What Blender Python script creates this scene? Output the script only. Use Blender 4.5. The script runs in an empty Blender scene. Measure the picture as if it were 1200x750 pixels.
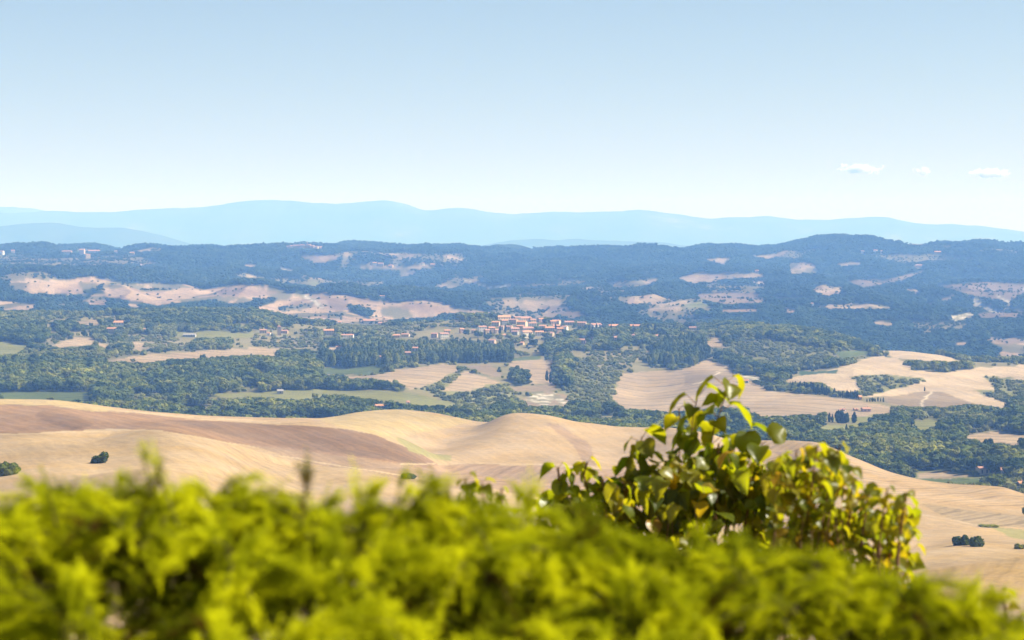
import bpy, math, random
import numpy as np
from mathutils import Vector, Matrix

R = math.radians
rng = np.random.default_rng(7)
random.seed(7)
S = bpy.context.scene
COL = S.collection

# ------------------------------------------------------------------ camera, sky, sun, exposure
F, YH, HC = 1200 * 80 / 36, 285.0, 200.0      # focal length in photo pixels, row of the true horizon, eye height over the valley
cam = bpy.data.objects.new('camera', bpy.data.cameras.new('camera'))
COL.objects.link(cam)
cam.location = (0, 0, HC)
cam.rotation_euler = (R(90), 0, 0)
cam.data.lens = 80
cam.data.sensor_width = 36
cam.data.shift_y = -(375 - YH) / 1200
cam.data.clip_start = 0.1
cam.data.clip_end = 120000
cam.data.dof.use_dof = True
cam.data.dof.focus_distance = 900
cam.data.dof.aperture_fstop = 7.4
S.camera = cam

SUN_AZ, SUN_EL = 84.0, 43.0                   # to the right of the view, a little ahead
w = bpy.data.worlds.new('World')
S.world = w
w.use_nodes = True
nt = w.node_tree
bg = nt.nodes['Background']
sky = nt.nodes.new('ShaderNodeTexSky')
sky.sky_type = 'NISHITA'
sky.sun_disc = False
sky.sun_elevation = R(SUN_EL)
sky.sun_rotation = R(SUN_AZ)
sky.altitude = 200
sky.air_density = 1.1
sky.dust_density = 0.15
sky.ozone_density = 2.0
tint = nt.nodes.new('ShaderNodeMix')
tint.data_type = 'RGBA'
tint.blend_type = 'MULTIPLY'
tint.inputs['Factor'].default_value = 1
tint.inputs['B'].default_value = (1.03, 0.97, 0.99, 1)
nt.links.new(sky.outputs[0], tint.inputs['A'])
nt.links.new(tint.outputs['Result'], bg.inputs[0])
bg.inputs[1].default_value = 0.0425
sl = bpy.data.lights.new('sun', 'SUN')
sl.energy = 5.0
sl.angle = R(0.5)
sl.color = (1.0, 0.94, 0.83)
sun = bpy.data.objects.new('sun', sl)
COL.objects.link(sun)
sd = Vector((math.sin(R(SUN_AZ)) * math.cos(R(SUN_EL)), math.cos(R(SUN_AZ)) * math.cos(R(SUN_EL)), math.sin(R(SUN_EL))))
sun.rotation_euler = sd.to_track_quat('Z', 'Y').to_euler()
S.view_settings.view_transform = 'Standard'
S.view_settings.look = 'None'
S.view_settings.gamma = 1
S.view_settings.use_curve_mapping = False
S.view_settings.exposure = 1.2
S.cycles.use_denoising = True
S.cycles.max_bounces = 6
S.cycles.diffuse_bounces = 2
S.cycles.transmission_bounces = 4
S.cycles.volume_bounces = 3
S.cycles.sample_clamp_indirect = 6
HAZE_DENSITY = 1.02e-4
HAZE_COLOR = (0.185, 0.41, 1.0)

# ------------------------------------------------------------------ helpers
def tag(o, label=None, cat=None, group=None, kind=None):
    if label: o['label'] = label
    if cat: o['category'] = cat
    if group: o['group'] = group
    if kind: o['kind'] = kind
    return o

def mesh_np(name, V, faces, smooth=True, mats=(), attrs=None, matidx=None):
    """faces: (N,3) or (N,4) array, or a list of such arrays"""
    if not isinstance(faces, (list, tuple)):
        faces = [faces]
    faces = [np.asarray(f, np.int32) for f in faces if len(f)]
    me = bpy.data.meshes.new(name)
    V = np.asarray(V, np.float32)
    me.vertices.add(len(V))
    me.vertices.foreach_set('co', V.ravel())
    loops = np.concatenate([f.ravel() for f in faces])
    tot = np.concatenate([np.full(len(f), f.shape[1], np.int32) for f in faces])
    st = np.concatenate([[0], np.cumsum(tot)[:-1]]).astype(np.int32)
    me.loops.add(len(loops))
    me.loops.foreach_set('vertex_index', loops)
    me.polygons.add(len(tot))
    me.polygons.foreach_set('loop_start', st)
    me.polygons.foreach_set('loop_total', tot)
    if matidx is not None:
        me.polygons.foreach_set('material_index', np.asarray(matidx, np.int32))
    me.update(calc_edges=True)
    me.polygons.foreach_set('use_smooth', np.full(len(tot), smooth))
    for m in mats:
        me.materials.append(m)
    for k, (typ, arr) in (attrs or {}).items():
        a = me.attributes.new(k, typ, 'POINT')
        a.data.foreach_set({'FLOAT_COLOR': 'color', 'FLOAT_VECTOR': 'vector'}.get(typ, 'value'), np.asarray(arr).ravel())
    return me

def obj(name, me, parent=None):
    o = bpy.data.objects.new(name, me)
    COL.objects.link(o)
    if parent: o.parent = parent
    return o

def empty(name, loc, rz=0):
    o = bpy.data.objects.new(name, None)
    COL.objects.link(o)
    o.location = loc
    o.rotation_euler = (0, 0, rz)
    o.empty_display_size = 0.2
    return o

def copy_tree(o, parent=None):
    c = o.copy()
    COL.objects.link(c)
    c.parent = parent
    for ch in o.children:
        copy_tree(ch, c)
    return c

def hash2(i, j, s):
    h = (i.astype(np.int64) * 374761393 + j.astype(np.int64) * 668265263 + s * 1442695041) & 0x7fffffff
    h = ((h ^ (h >> 13)) * 1274126177) & 0x7fffffff
    return ((h ^ (h >> 16)) & 0xffff) / 65535.0

def vnoise(x, y, s=0):
    xi, yi = np.floor(x), np.floor(y)
    fx, fy = x - xi, y - yi
    fx, fy = fx * fx * (3 - 2 * fx), fy * fy * (3 - 2 * fy)
    xi, yi = xi.astype(np.int64), yi.astype(np.int64)
    a, b = hash2(xi, yi, s), hash2(xi + 1, yi, s)
    c, d = hash2(xi, yi + 1, s), hash2(xi + 1, yi + 1, s)
    return (a + (b - a) * fx) * (1 - fy) + (c + (d - c) * fx) * fy

def fbm(x, y, s=0, o=4):
    t, a, n = 0, 0.5, 0
    for k in range(o):
        t = t + a * vnoise(x * 2 ** k, y * 2 ** k, s + k)
        n += a
        a *= 0.5
    return t / n

def pchip_slopes(x, y):
    """x,y: (K,...) along axis 0"""
    h = np.diff(x, axis=0)
    dl = np.diff(y, axis=0) / h
    m = np.zeros_like(y)
    a, b = dl[:-1], dl[1:]
    same = (a * b) > 0
    with np.errstate(divide='ignore', invalid='ignore'):
        hm = 2 * a * b / (a + b)
    m[1:-1] = np.where(same, hm, 0)
    m[0], m[-1] = dl[0], dl[-1]
    return m

def pchip1(pts, xq):
    p = np.array(pts, float)
    x, y = p[:, 0], p[:, 1]
    m = pchip_slopes(x, y)
    xq = np.clip(xq, x[0], x[-1])
    i = np.clip(np.searchsorted(x, xq) - 1, 0, len(x) - 2)
    h = x[i + 1] - x[i]
    t = (xq - x[i]) / h
    return ((2 * t**3 - 3 * t**2 + 1) * y[i] + (t**3 - 2 * t**2 + t) * h * m[i] + (-2 * t**3 + 3 * t**2) * y[i + 1] + (t**3 - t**2) * h * m[i + 1])

def reflect(x):
    x = np.abs(x)
    return 1200 - np.abs(1200 - np.mod(x, 2400))

def P(x, y, Y):
    """world point seen at photo pixel x, y at depth Y"""
    return Vector(((x - 600) / F * Y, Y, HC - (y - YH) / F * Y))

# ------------------------------------------------------------------ materials
def new_mat(name):
    m = bpy.data.materials.new(name)
    m.use_nodes = True
    for n in list(m.node_tree.nodes):
        m.node_tree.nodes.remove(n)
    return m

class NT:
    def __init__(s, m):
        s.t = m.node_tree
    def n(s, typ, **kw):
        n = s.t.nodes.new(typ)
        for k, v in kw.items():
            if k.startswith('i_'):
                n.inputs[k[2:].replace('_', ' ')].default_value = v
            else:
                setattr(n, k, v)
        return n
    def l(s, a, b):
        s.t.links.new(a, b)
    def math(s, op, a, b=None):
        n = s.t.nodes.new('ShaderNodeMath')
        n.operation = op
        for i, v in enumerate((a, b)):
            if v is None: continue
            if isinstance(v, (int, float)): n.inputs[i].default_value = v
            else: s.l(v, n.inputs[i])
        return n.outputs[0]
    def ramp(s, fac, stops):
        n = s.t.nodes.new('ShaderNodeValToRGB')
        e = n.color_ramp.elements
        while len(e) < len(stops): e.new(0.5)
        for el, (p, c) in zip(e, stops):
            el.position = p
            el.color = (*c, 1)
        s.l(fac, n.inputs[0])
        return n.outputs[0]
    def mul(s, c, f):
        n = s.t.nodes.new('ShaderNodeVectorMath')
        n.operation = 'SCALE'
        s.l(c, n.inputs[0])
        s.l(f, n.inputs['Scale'])
        return n.outputs[0]
    def out(s, sh, vol=None):
        o = s.t.nodes.new('ShaderNodeOutputMaterial')
        if sh: s.l(sh, o.inputs[0])
        if vol: s.l(vol, o.inputs[1])
    def noise(s, scale, detail=4, rough=0.55, vec=None):
        n = s.n('ShaderNodeTexNoise')
        n.inputs['Scale'].default_value = scale
        n.inputs['Detail'].default_value = detail
        n.inputs['Roughness'].default_value = rough
        if vec: s.l(vec, n.inputs['Vector'])
        return n.outputs['Fac']

def diffuse(t, col, rough=0.9):
    b = t.n('ShaderNodeBsdfDiffuse')
    t.l(col, b.inputs[0]) if not isinstance(col, tuple) else setattr(b.inputs[0], 'default_value', (*col, 1))
    return b.outputs[0]

def terrain_mat():
    m = new_mat('land')
    t = NT(m)
    tc = t.n('ShaderNodeTexCoord').outputs['Object']
    a = t.n('ShaderNodeAttribute', attribute_name='Col').outputs['Color']
    rw = t.n('ShaderNodeAttribute', attribute_name='rows')
    sep = t.n('ShaderNodeSeparateXYZ')
    t.l(rw.outputs['Vector'], sep.inputs[0])
    # large soft patches, stubble speckle, and working lines of the tractor
    n1 = t.noise(0.012, 5, 0.6, tc)
    n2 = t.noise(0.18, 5, 0.7, tc)
    n3 = t.noise(0.9, 3, 0.7, tc)
    f = t.math('ADD', t.math('MULTIPLY', n1, 0.7), t.math('ADD', t.math('MULTIPLY', n2, 0.55), t.math('MULTIPLY', n3, 0.45)))
    f = t.math('ADD', t.math('MULTIPLY', t.math('SUBTRACT', f, 0.85), 1.15), 1.0)
    wob = t.math('MULTIPLY', t.noise(0.02, 3, 0.5, tc), 2.2)
    ph = t.math('ADD', sep.outputs[0], wob)
    s1 = t.math('SINE', t.math('MULTIPLY', ph, 6.283))
    s2 = t.math('SINE', t.math('MULTIPLY', ph, 6.283 * 2.37))
    st = t.math('MULTIPLY', t.math('ADD', s1, t.math('MULTIPLY', s2, 0.6)), sep.outputs[1])
    f = t.math('ADD', f, st)
    tram = t.math('POWER', t.math('ABSOLUTE', t.math('SINE', t.math('MULTIPLY', ph, 1.05))), 24)
    f = t.math('SUBTRACT', f, t.math('MULTIPLY', tram, t.math('MULTIPLY', sep.outputs[1], 2.2)))
    c = t.mul(a, f)
    hs = t.n('ShaderNodeHueSaturation')
    t.l(c, hs.inputs['Color'])
    t.l(t.math('ADD', t.math('MULTIPLY', t.noise(0.03, 3, 0.6, tc), 0.5), 0.75), hs.inputs['Saturation'])
    bsdf = diffuse(t, hs.outputs[0])
    bp = t.n('ShaderNodeBump')
    bp.inputs['Strength'].default_value = 0.5
    bp.inputs['Distance'].default_value = 0.35
    t.l(t.math('ADD', n2, t.math('MULTIPLY', n3, 0.5)), bp.inputs['Height'])
    t.l(bp.outputs[0], t.t.nodes['Diffuse BSDF'].inputs['Normal'])
    t.out(bsdf)
    return m

def foliage_mat(name, dark, mid, light, noise_scale=0.35):
    m = new_mat(name)
    t = NT(m)
    oi = t.n('ShaderNodeObjectInfo').outputs['Random']
    tc = t.n('ShaderNodeTexCoord').outputs['Object']
    n = t.noise(noise_scale, 3, 0.6, tc)
    loc = t.n('ShaderNodeObjectInfo').outputs['Location']
    pn = t.noise(0.0075, 3, 0.6, loc)
    f = t.math('ADD', t.math('MULTIPLY', oi, 0.55), t.math('ADD', t.math('MULTIPLY', t.math('SUBTRACT', n, 0.3), 0.8), t.math('MULTIPLY', t.math('SUBTRACT', pn, 0.5), 1.5)))
    c = t.ramp(f, [(0.08, dark), (0.45, mid), (0.95, light)])
    d = t.n('ShaderNodeBsdfDiffuse')
    t.l(c, d.inputs[0])
    tr = t.n('ShaderNodeBsdfTranslucent')
    t.l(c, tr.inputs[0])
    mx = t.n('ShaderNodeMixShader')
    mx.inputs[0].default_value = 0.25
    t.l(d.outputs[0], mx.inputs[1])
    t.l(tr.outputs[0], mx.inputs[2])
    t.out(mx.outputs[0])
    return m

def plain_mat(name, col, scale=1.5, var=0.25, rough=0.85):
    m = new_mat(name)
    t = NT(m)
    tc = t.n('ShaderNodeTexCoord').outputs['Object']
    n = t.noise(scale, 4, 0.6, tc)
    f = t.math('ADD', t.math('MULTIPLY', t.math('SUBTRACT', n, 0.5), var * 2), 1.0)
    rgb = t.n('ShaderNodeRGB')
    rgb.outputs[0].default_value = (*col, 1)
    b = t.n('ShaderNodeBsdfPrincipled')
    b.inputs['Roughness'].default_value = rough
    b.inputs['Specular IOR Level'].default_value = 0.2
    t.l(t.mul(rgb.outputs[0], f), b.inputs['Base Color'])
    t.out(b.outputs[0])
    return m

M_LAND = terrain_mat()
M_BROAD = foliage_mat('broadleaf_foliage', (0.032, 0.052, 0.009), (0.105, 0.132, 0.018), (0.27, 0.255, 0.038))
M_FAR = foliage_mat('far_foliage', (0.016, 0.034, 0.015), (0.032, 0.058, 0.022), (0.07, 0.095, 0.038), 0.12)
M_SCRUB = foliage_mat('scrub_foliage', (0.085, 0.10, 0.028), (0.165, 0.175, 0.042), (0.28, 0.265, 0.075))
M_CYP = foliage_mat('cypress_foliage', (0.014, 0.028, 0.012), (0.024, 0.042, 0.016), (0.042, 0.062, 0.022))
M_BARK = plain_mat('bark', (0.10, 0.075, 0.055), 3.0, 0.4)

# ------------------------------------------------------------------ the lie of the land: crest and dip lines from near to far
# each entry: (depth along x, row along x) where x is the photo column the line is read off at
KN = [
    ([(0, 300), (1200, 300)], [(0, 860), (600, 900), (1200, 1010)]),
    ([(0, 560), (1200, 560)], [(0, 680), (600, 720), (1000, 770), (1200, 800)]),
    ([(0, 850), (600, 800), (1200, 740)], [(0, 566), (150, 562), (300, 590), (450, 610), (600, 635), (900, 680), (1200, 690)]),
    ([(0, 1150), (300, 1100), (600, 1000), (1000, 900), (1200, 880)],
     [(0, 509), (60, 507), (130, 504), (185, 503), (240, 511), (300, 527), (360, 542), (420, 550), (500, 560), (600, 578), (760, 605), (900, 630), (1000, 643), (1065, 648), (1135, 641), (1200, 642)]),
    ([(0, 1340), (300, 1300), (600, 1200), (1000, 1000), (1200, 970)],
     [(0, 512), (60, 511), (130, 508), (185, 508), (240, 514), (300, 531), (360, 546), (420, 553), (500, 562), (600, 576), (760, 602), (900, 624), (1000, 640), (1065, 643), (1135, 635), (1200, 640)]),
    ([(0, 1520), (400, 1500), (700, 1480), (1000, 1230), (1200, 1180)],
     [(0, 478), (60, 477), (130, 484), (220, 490), (300, 495), (350, 498), (400, 502), (440, 509), (480, 526), (530, 552), (580, 560), (700, 560), (800, 568), (900, 590), (1000, 600), (1100, 615), (1200, 624)]),
    ([(0, 1660), (400, 1640), (700, 1620), (1000, 1360), (1200, 1300)],
     [(0, 474), (60, 475), (130, 483), (220, 489.5), (300, 495), (350, 498), (400, 503), (440, 511), (480, 520), (530, 528), (580, 530), (700, 533), (800, 543), (900, 560), (1000, 572), (1100, 588), (1200, 600)]),
    ([(0, 1830), (300, 1880), (465, 1960), (540, 1900), (600, 1820), (800, 1720), (1000, 1560), (1200, 1480)],
     [(0, 467), (60, 469), (100, 474), (150, 481), (220, 487), (290, 490), (370, 491), (390, 489), (420, 485), (465, 482), (500, 486), (540, 493), (560, 495), (600, 491), (640, 494), (680, 502), (740, 505), (780, 505), (830, 513), (870, 522), (900, 521), (950, 523), (1000, 542), (1050, 559), (1100, 567), (1170, 570), (1200, 578)]),
    ([(0, 2100), (300, 2120), (600, 2080), (800, 1960), (1000, 1780), (1200, 1640)],
     [(0, 492), (200, 502), (400, 507), (600, 508), (800, 520), (1000, 553), (1100, 571), (1200, 575)]),
    ([(0, 2420), (400, 2420), (700, 2350), (1000, 2200), (1200, 2120)],
     [(0, 463), (100, 466), (200, 474), (300, 475), (400, 473), (500, 478), (600, 489), (700, 497), (800, 494), (900, 494), (1000, 503), (1100, 508), (1200, 509)]),
    ([(0, 2850), (600, 2850), (1000, 2560), (1200, 2500)],
     [(0, 425), (150, 428), (300, 432), (400, 442), (450, 438), (540, 443), (620, 448), (700, 452), (760, 462), (840, 458), (900, 462), (1000, 468), (1100, 474), (1200, 476)]),
    ([(0, 3350), (600, 3350), (800, 3250), (1000, 3000), (1200, 2950)],
     [(0, 397), (150, 402), (300, 408), (400, 412), (500, 414), (600, 414), (700, 412), (800, 420), (870, 425), (940, 428), (1000, 426), (1060, 428), (1120, 432), (1200, 436)]),
    ([(0, 3950), (600, 3900), (800, 3850), (1000, 3500), (1100, 3250), (1200, 3250)],
     [(0, 371), (150, 369), (300, 369), (340, 376), (450, 383), (550, 376), (590, 376), (640, 380), (700, 384), (800, 386), (860, 384), (900, 388), (940, 392), (980, 399), (1020, 411), (1060, 413), (1100, 418), (1150, 425), (1200, 426)]),
    ([(0, 4500), (800, 4400), (1200, 3900)],
     [(0, 378), (300, 380), (600, 392), (800, 396), (1000, 412), (1100, 424), (1200, 432)]),
    ([(0, 5000), (800, 4900), (1200, 4500)],
     [(0, 362), (300, 368), (450, 374), (600, 374), (800, 374), (900, 378), (1000, 385), (1200, 402)]),
    ([(0, 5800), (1200, 5400)],
     [(0, 329), (60, 327), (150, 332), (250, 333), (300, 333), (350, 343), (400, 344), (480, 352), (560, 362), (620, 362), (700, 357), (800, 357), (900, 360), (1000, 362), (1200, 372)]),
    ([(0, 6300), (1200, 6000)],
     [(0, 329), (60, 329), (150, 334), (250, 336), (330, 341), (480, 352), (560, 357), (700, 348), (900, 348), (1000, 352), (1200, 358)]),
    ([(0, 7500), (1200, 7300)],
     [(0, 312), (300, 314), (450, 318), (600, 326), (800, 324), (1000, 325), (1200, 332)]),
    ([(0, 9000), (1200, 9000)],
     [(0, 294), (80, 293), (160, 295), (240, 295), (300, 292), (345, 291), (390, 293), (405, 290.5), (440, 290), (475, 293.5), (520, 294), (545, 291), (585, 291.5), (620, 294.5), (700, 295), (800, 295), (830, 292), (900, 292.5), (930, 287.5), (960, 282.5), (1000, 281.5), (1022, 282.5), (1040, 288), (1070, 290), (1110, 290), (1150, 288), (1200, 290)]),
    ([(0, 10500), (1200, 10500)], [(0, 302), (1200, 302)]),
    ([(0, 14000), (1200, 14000)], [(0, 310), (1200, 310)]),
    ([(0, 38500), (1200, 38500)], [(0, 298.8), (1200, 298.8)]),
]

def line(pts, x):
    return pchip1(pts, reflect(x))

def heights(xcol, Yrow):
    """terrain height for columns xcol (C,) and depths Yrow (R,) -> (R,C)"""
    Yk = np.array([line(a, xcol) for a, b in KN])
    yk = np.array([line(b, xcol) for a, b in KN])
    zk = HC - (yk - YH) / F * Yk
    m = pchip_slopes(Yk, zk)
    C = len(xcol)
    idx = np.zeros((len(Yrow), C), int)
    for k in range(1, len(KN) - 1):
        idx += (Yrow[:, None] >= Yk[k][None, :])
    cc = np.arange(C)[None, :]
    y0, y1 = Yk[idx, cc], Yk[idx + 1, cc]
    z0, z1 = zk[idx, cc], zk[idx + 1, cc]
    m0, m1 = m[idx, cc], m[idx + 1, cc]
    h = y1 - y0
    t = np.clip((Yrow[:, None] - y0) / h, 0, 1)
    z = (2*t**3-3*t**2+1)*z0 + (t**3-2*t**2+t)*h*m0 + (-2*t**3+3*t**2)*z1 + (t**3-t**2)*h*m1
    X = (xcol[None, :] - 600) / F * Yrow[:, None]
    Yb = np.broadcast_to(Yrow[:, None], X.shape)
    near = np.clip((2100 - Yb) / 300, 0, 1)
    far = np.clip((Yb - 4200) / 1200, 0, 1) * np.clip((12000 - Yb) / 1500, 0, 1)
    mid = (1 - near) * (1 - np.clip((Yb - 4200) / 800, 0, 1))
    n = near * ((fbm(X / 130, Yb / 130, 3, 3) - .5) * 5.0 + (np.abs(fbm(X / 90, Yb / 240, 13, 2) - .5) - .12) * 9 + (fbm(X / 16, Yb / 16, 5, 2) - .5) * 0.35)
    n = n + mid * ((fbm(X / 170, Yb / 170, 11, 4) - .5) * 9)
    rid = 1 - np.abs(2 * fbm(X / 520, Yb / 800, 21, 4) - 1)
    n = n + far * ((rid - .72) * 115 + (fbm(X / 260, Yb / 260, 31, 4) - .5) * 16) * (1 - 0.75 * np.clip(1 - np.abs(Yb - 9000) / 500, 0, 1))
    # creases that part the near mounds: (column, depth) to (column, depth), depth of the crease, half width
    for (xa, Ya), (xb, Yb_), dp, hwid in (((474, 1590), (556, 1900), 7, 30), ((520, 1500), (640, 1470), 4, 24), ((712, 1420), (742, 1740), 6, 32), ((872, 1330), (915, 1600), 6, 30), ((318, 1120), (372, 820), 6, 28), ((110, 1140), (150, 880), 4, 26), ((1060, 1180), (1120, 960), 4, 24)):
        A_, B_ = np.array(((xa - 600) / F * Ya, Ya)), np.array(((xb - 600) / F * Yb_, Yb_))
        ab = B_ - A_
        tt = np.clip(((X - A_[0]) * ab[0] + (Yb - A_[1]) * ab[1]) / (ab @ ab), 0, 1)
        d2 = (X - A_[0] - tt * ab[0]) ** 2 + (Yb - A_[1] - tt * ab[1]) ** 2
        n = n - dp * np.exp(-d2 / hwid ** 2) + dp * .45 * np.exp(-d2 / (hwid * 2.4) ** 2)
    return z + n

inner = np.arange(-90, 1290.1, 1.5)
g = 1.5 * 1.13 ** np.arange(1, 45)
outer = np.cumsum(g)
outer = outer[outer < 3300]
XC = np.concatenate([-90 - outer[::-1], inner, 1290 + outer])
YR = np.concatenate([np.geomspace(300, 700, 60, endpoint=False), np.geomspace(700, 2100, 420, endpoint=False), np.geomspace(2100, 4300, 330, endpoint=False),
                     np.geomspace(4300, 9600, 260, endpoint=False), np.geomspace(9600, 38500, 34)])
Z = heights(XC, YR)
XX = (XC[None, :] - 600) / F * YR[:, None]
YY = np.broadcast_to(YR[:, None], XX.shape)
PY = YH + (HC - Z) / YY * F                     # photo row of every terrain vertex
RUN = np.minimum.accumulate(PY, axis=0)         # what the nearer land hides
EDGE_NM = line(KN[8][0], XC) - 40               # depth where the near fields give way to the valley
EDGE_MF = line(KN[13][0], XC)                   # depth where the middle hills give way to the far ridge

# ------------------------------------------------------------------ land cover, read off as outlines
class Cover:
    def __init__(s, default):
        s.g = np.zeros((800, 1200), np.int16) + default
    def put(s, c, *polys):
        for poly in polys:
            p = np.array(poly, float)
            x0, x1 = int(max(0, p[:, 0].min())), int(min(1199, p[:, 0].max() + 1))
            y0, y1 = int(max(0, p[:, 1].min())), int(min(799, p[:, 1].max() + 1))
            gx, gy = np.meshgrid(np.arange(x0, x1 + 1) + .5, np.arange(y0, y1 + 1) + .5)
            ins = np.zeros(gx.shape, bool)
            q = np.roll(p, 1, axis=0)
            for (ax, ay), (bx, by) in zip(p, q):
                if ay == by: continue
                cr = ((ay > gy) != (by > gy)) & (gx < (bx - ax) * (gy - ay) / (by - ay) + ax)
                ins ^= cr
            s.g[y0:y1 + 1, x0:x1 + 1][ins] = c
    def at(s, x, y):
        return s.g[np.clip(y, 0, 799).astype(int), np.clip(reflect(x), 0, 1199).astype(int)]

CL = {}
def cls(name, col, rowdeg=0, rowlen=0, rowamp=0, tree=0.0, lo=0, hi=0, kind='open'):
    CL[name] = len(CL)
    CLS.append(dict(name=name, col=col, rowdeg=rowdeg, rowlen=rowlen, rowamp=rowamp, tree=tree, lo=lo, hi=hi, kind=kind))
CLS = []
# near
cls('straw', (0.47, 0.335, 0.185), 18, 7, 0.035)
cls('straw_lit', (0.485, 0.35, 0.196), 18, 7, 0.035)  # paler straw, the sunlit look of the slope put into the colour
cls('straw_lines', (0.47, 0.337, 0.19), 18, 7, 0.06)
cls('brown', (0.34, 0.215, 0.125), 30, 9, 0.07)
cls('brown_dark', (0.265, 0.168, 0.098), 30, 9, 0.07)
cls('tan', (0.37, 0.255, 0.155), 25, 6, 0.05)
cls('gold', (0.50, 0.375, 0.185), 20, 7, 0.05)
cls('mauve', (0.37, 0.25, 0.15), -20, 8, 0.06)
cls('green_tint', (0.34, 0.30, 0.13), 20, 7, 0.05)
cls('pink_straw', (0.47, 0.33, 0.18), -35, 9, 0.07)
cls('grey_straw', (0.38, 0.285, 0.17), -30, 8, 0.09)
cls('verge', (0.52, 0.39, 0.235), 20, 7, 0.0)
cls('ochre', (0.46, 0.315, 0.145), -15, 7, 0.05)
# middle
cls('wood', (0.070, 0.080, 0.034), tree=0.97, lo=5, hi=15, kind='broad')
cls('mixed', (0.26, 0.225, 0.115), tree=0.5, lo=4, hi=11, kind='mixed')
cls('scrub', (0.23, 0.22, 0.09), tree=0.62, lo=2.5, hi=6, kind='scrub')
cls('grove', (0.28, 0.235, 0.13), tree=0.55, lo=3, hi=5, kind='scrub')
cls('tall', (0.05, 0.062, 0.03), tree=0.95, lo=12, hi=18, kind='tall')
cls('field', (0.42, 0.315, 0.20), 70, 13, 0.15, tree=.004, lo=2, hi=5)
cls('field_dull', (0.31, 0.235, 0.15), 40, 11, 0.06)
cls('meadow', (0.24, 0.235, 0.085), 85, 9, 0.07)
cls('vineyard', (0.125, 0.155, 0.055), 80, 6, 0.22)
cls('vine_dark', (0.085, 0.125, 0.06), 80, 6, 0.2)
cls('pale', (0.52, 0.40, 0.265), 15, 14, 0.05)
cls('cliff', (0.62, 0.56, 0.47))
cls('house', (0.24, 0.2, 0.13))
cls('track', (0.60, 0.50, 0.36))
# far
cls('forest', (0.034, 0.05, 0.022), tree=0.92, lo=8, hi=14, kind='far')
cls('crete', (0.42, 0.30, 0.20), 30, 22, 0.05, tree=.035, lo=2, hi=6)
cls('crete_dark', (0.29, 0.205, 0.15), 30, 20, 0.06, tree=.06, lo=2, hi=6)
cls('far_field', (0.35, 0.265, 0.18), 20, 18, 0.05, tree=.05, lo=2, hi=7)
cls('far_mauve', (0.22, 0.165, 0.125), tree=.18, lo=2, hi=7)
cls('far_scrub', (0.17, 0.15, 0.085), tree=0.4, lo=3, hi=8, kind='far')
cls('far_meadow', (0.19, 0.2, 0.09))

near = Cover(CL['straw'])
A = near.put
A(CL['brown'], [(-5, 474), (60, 475), (130, 482), (220, 490), (330, 497), (400, 502), (440, 509), (480, 526), (530, 553), (420, 536), (300, 524), (190, 505), (150, 503), (-5, 509)])
A(CL['brown_dark'], [(50, 482), (95, 490), (110, 498), (85, 505), (60, 497), (40, 488)], [(190, 492), (330, 497), (400, 502), (440, 509), (480, 526), (520, 549), (420, 534), (320, 522), (250, 505)])
A(CL['gold'], [(-5, 464), (60, 467), (110, 473), (140, 481), (110, 482), (60, 475), (-5, 474)])
A(CL['pink_straw'], [(150, 478), (220, 485), (300, 488), (385, 489), (385, 494), (330, 498), (220, 491)])
A(CL['tan'], [(300, 523), (420, 536), (530, 553), (560, 575), (540, 575), (420, 551), (360, 543)])
A(CL['gold'], [(370, 490), (420, 483), (465, 479), (500, 484), (555, 494), (520, 502), (470, 512), (440, 508), (400, 501)])
A(CL['straw'], [(470, 512), (520, 502), (560, 493), (600, 488), (640, 492), (690, 502), (790, 503), (840, 513), (870, 521), (880, 560), (700, 548), (640, 543), (530, 543), (485, 528)])
A(CL['green_tint'], [(462, 512), (474, 514), (505, 531), (530, 534), (530, 541), (500, 536), (480, 528)])  # olive tint of the gully, with its shade painted in
A(CL['mauve'], [(505, 546), (540, 543), (640, 545), (700, 550), (790, 552), (900, 575), (980, 600), (960, 628), (760, 604), (700, 594), (600, 578), (545, 566)])
A(CL['straw_lit'], [(-5, 512), (130, 505), (185, 504), (240, 512), (300, 530), (290, 560), (200, 552), (100, 530), (-5, 535)])
A(CL['straw_lines'], [(262, 522), (300, 529), (340, 540), (360, 548), (350, 590), (250, 590), (265, 545)])
A(CL['pink_straw'], [(850, 515), (950, 518), (1010, 545), (1100, 566), (1205, 568), (1205, 600), (1100, 590), (1000, 575), (900, 570)])
A(CL['grey_straw'], [(1080, 590), (1150, 600), (1205, 606), (1205, 618), (1150, 618), (1105, 604)])
A(CL['green_tint'], [(1160, 618), (1205, 622), (1205, 634), (1185, 630)], [(1145, 614), (1172, 616), (1170, 620), (1150, 618)])
A(CL['straw_lit'], [(1050, 645), (1135, 640), (1200, 644), (1200, 655), (1100, 660), (1060, 668)])
A(CL['ochre'], [(1080, 668), (1200, 652), (1200, 710), (1120, 715)])

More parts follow.
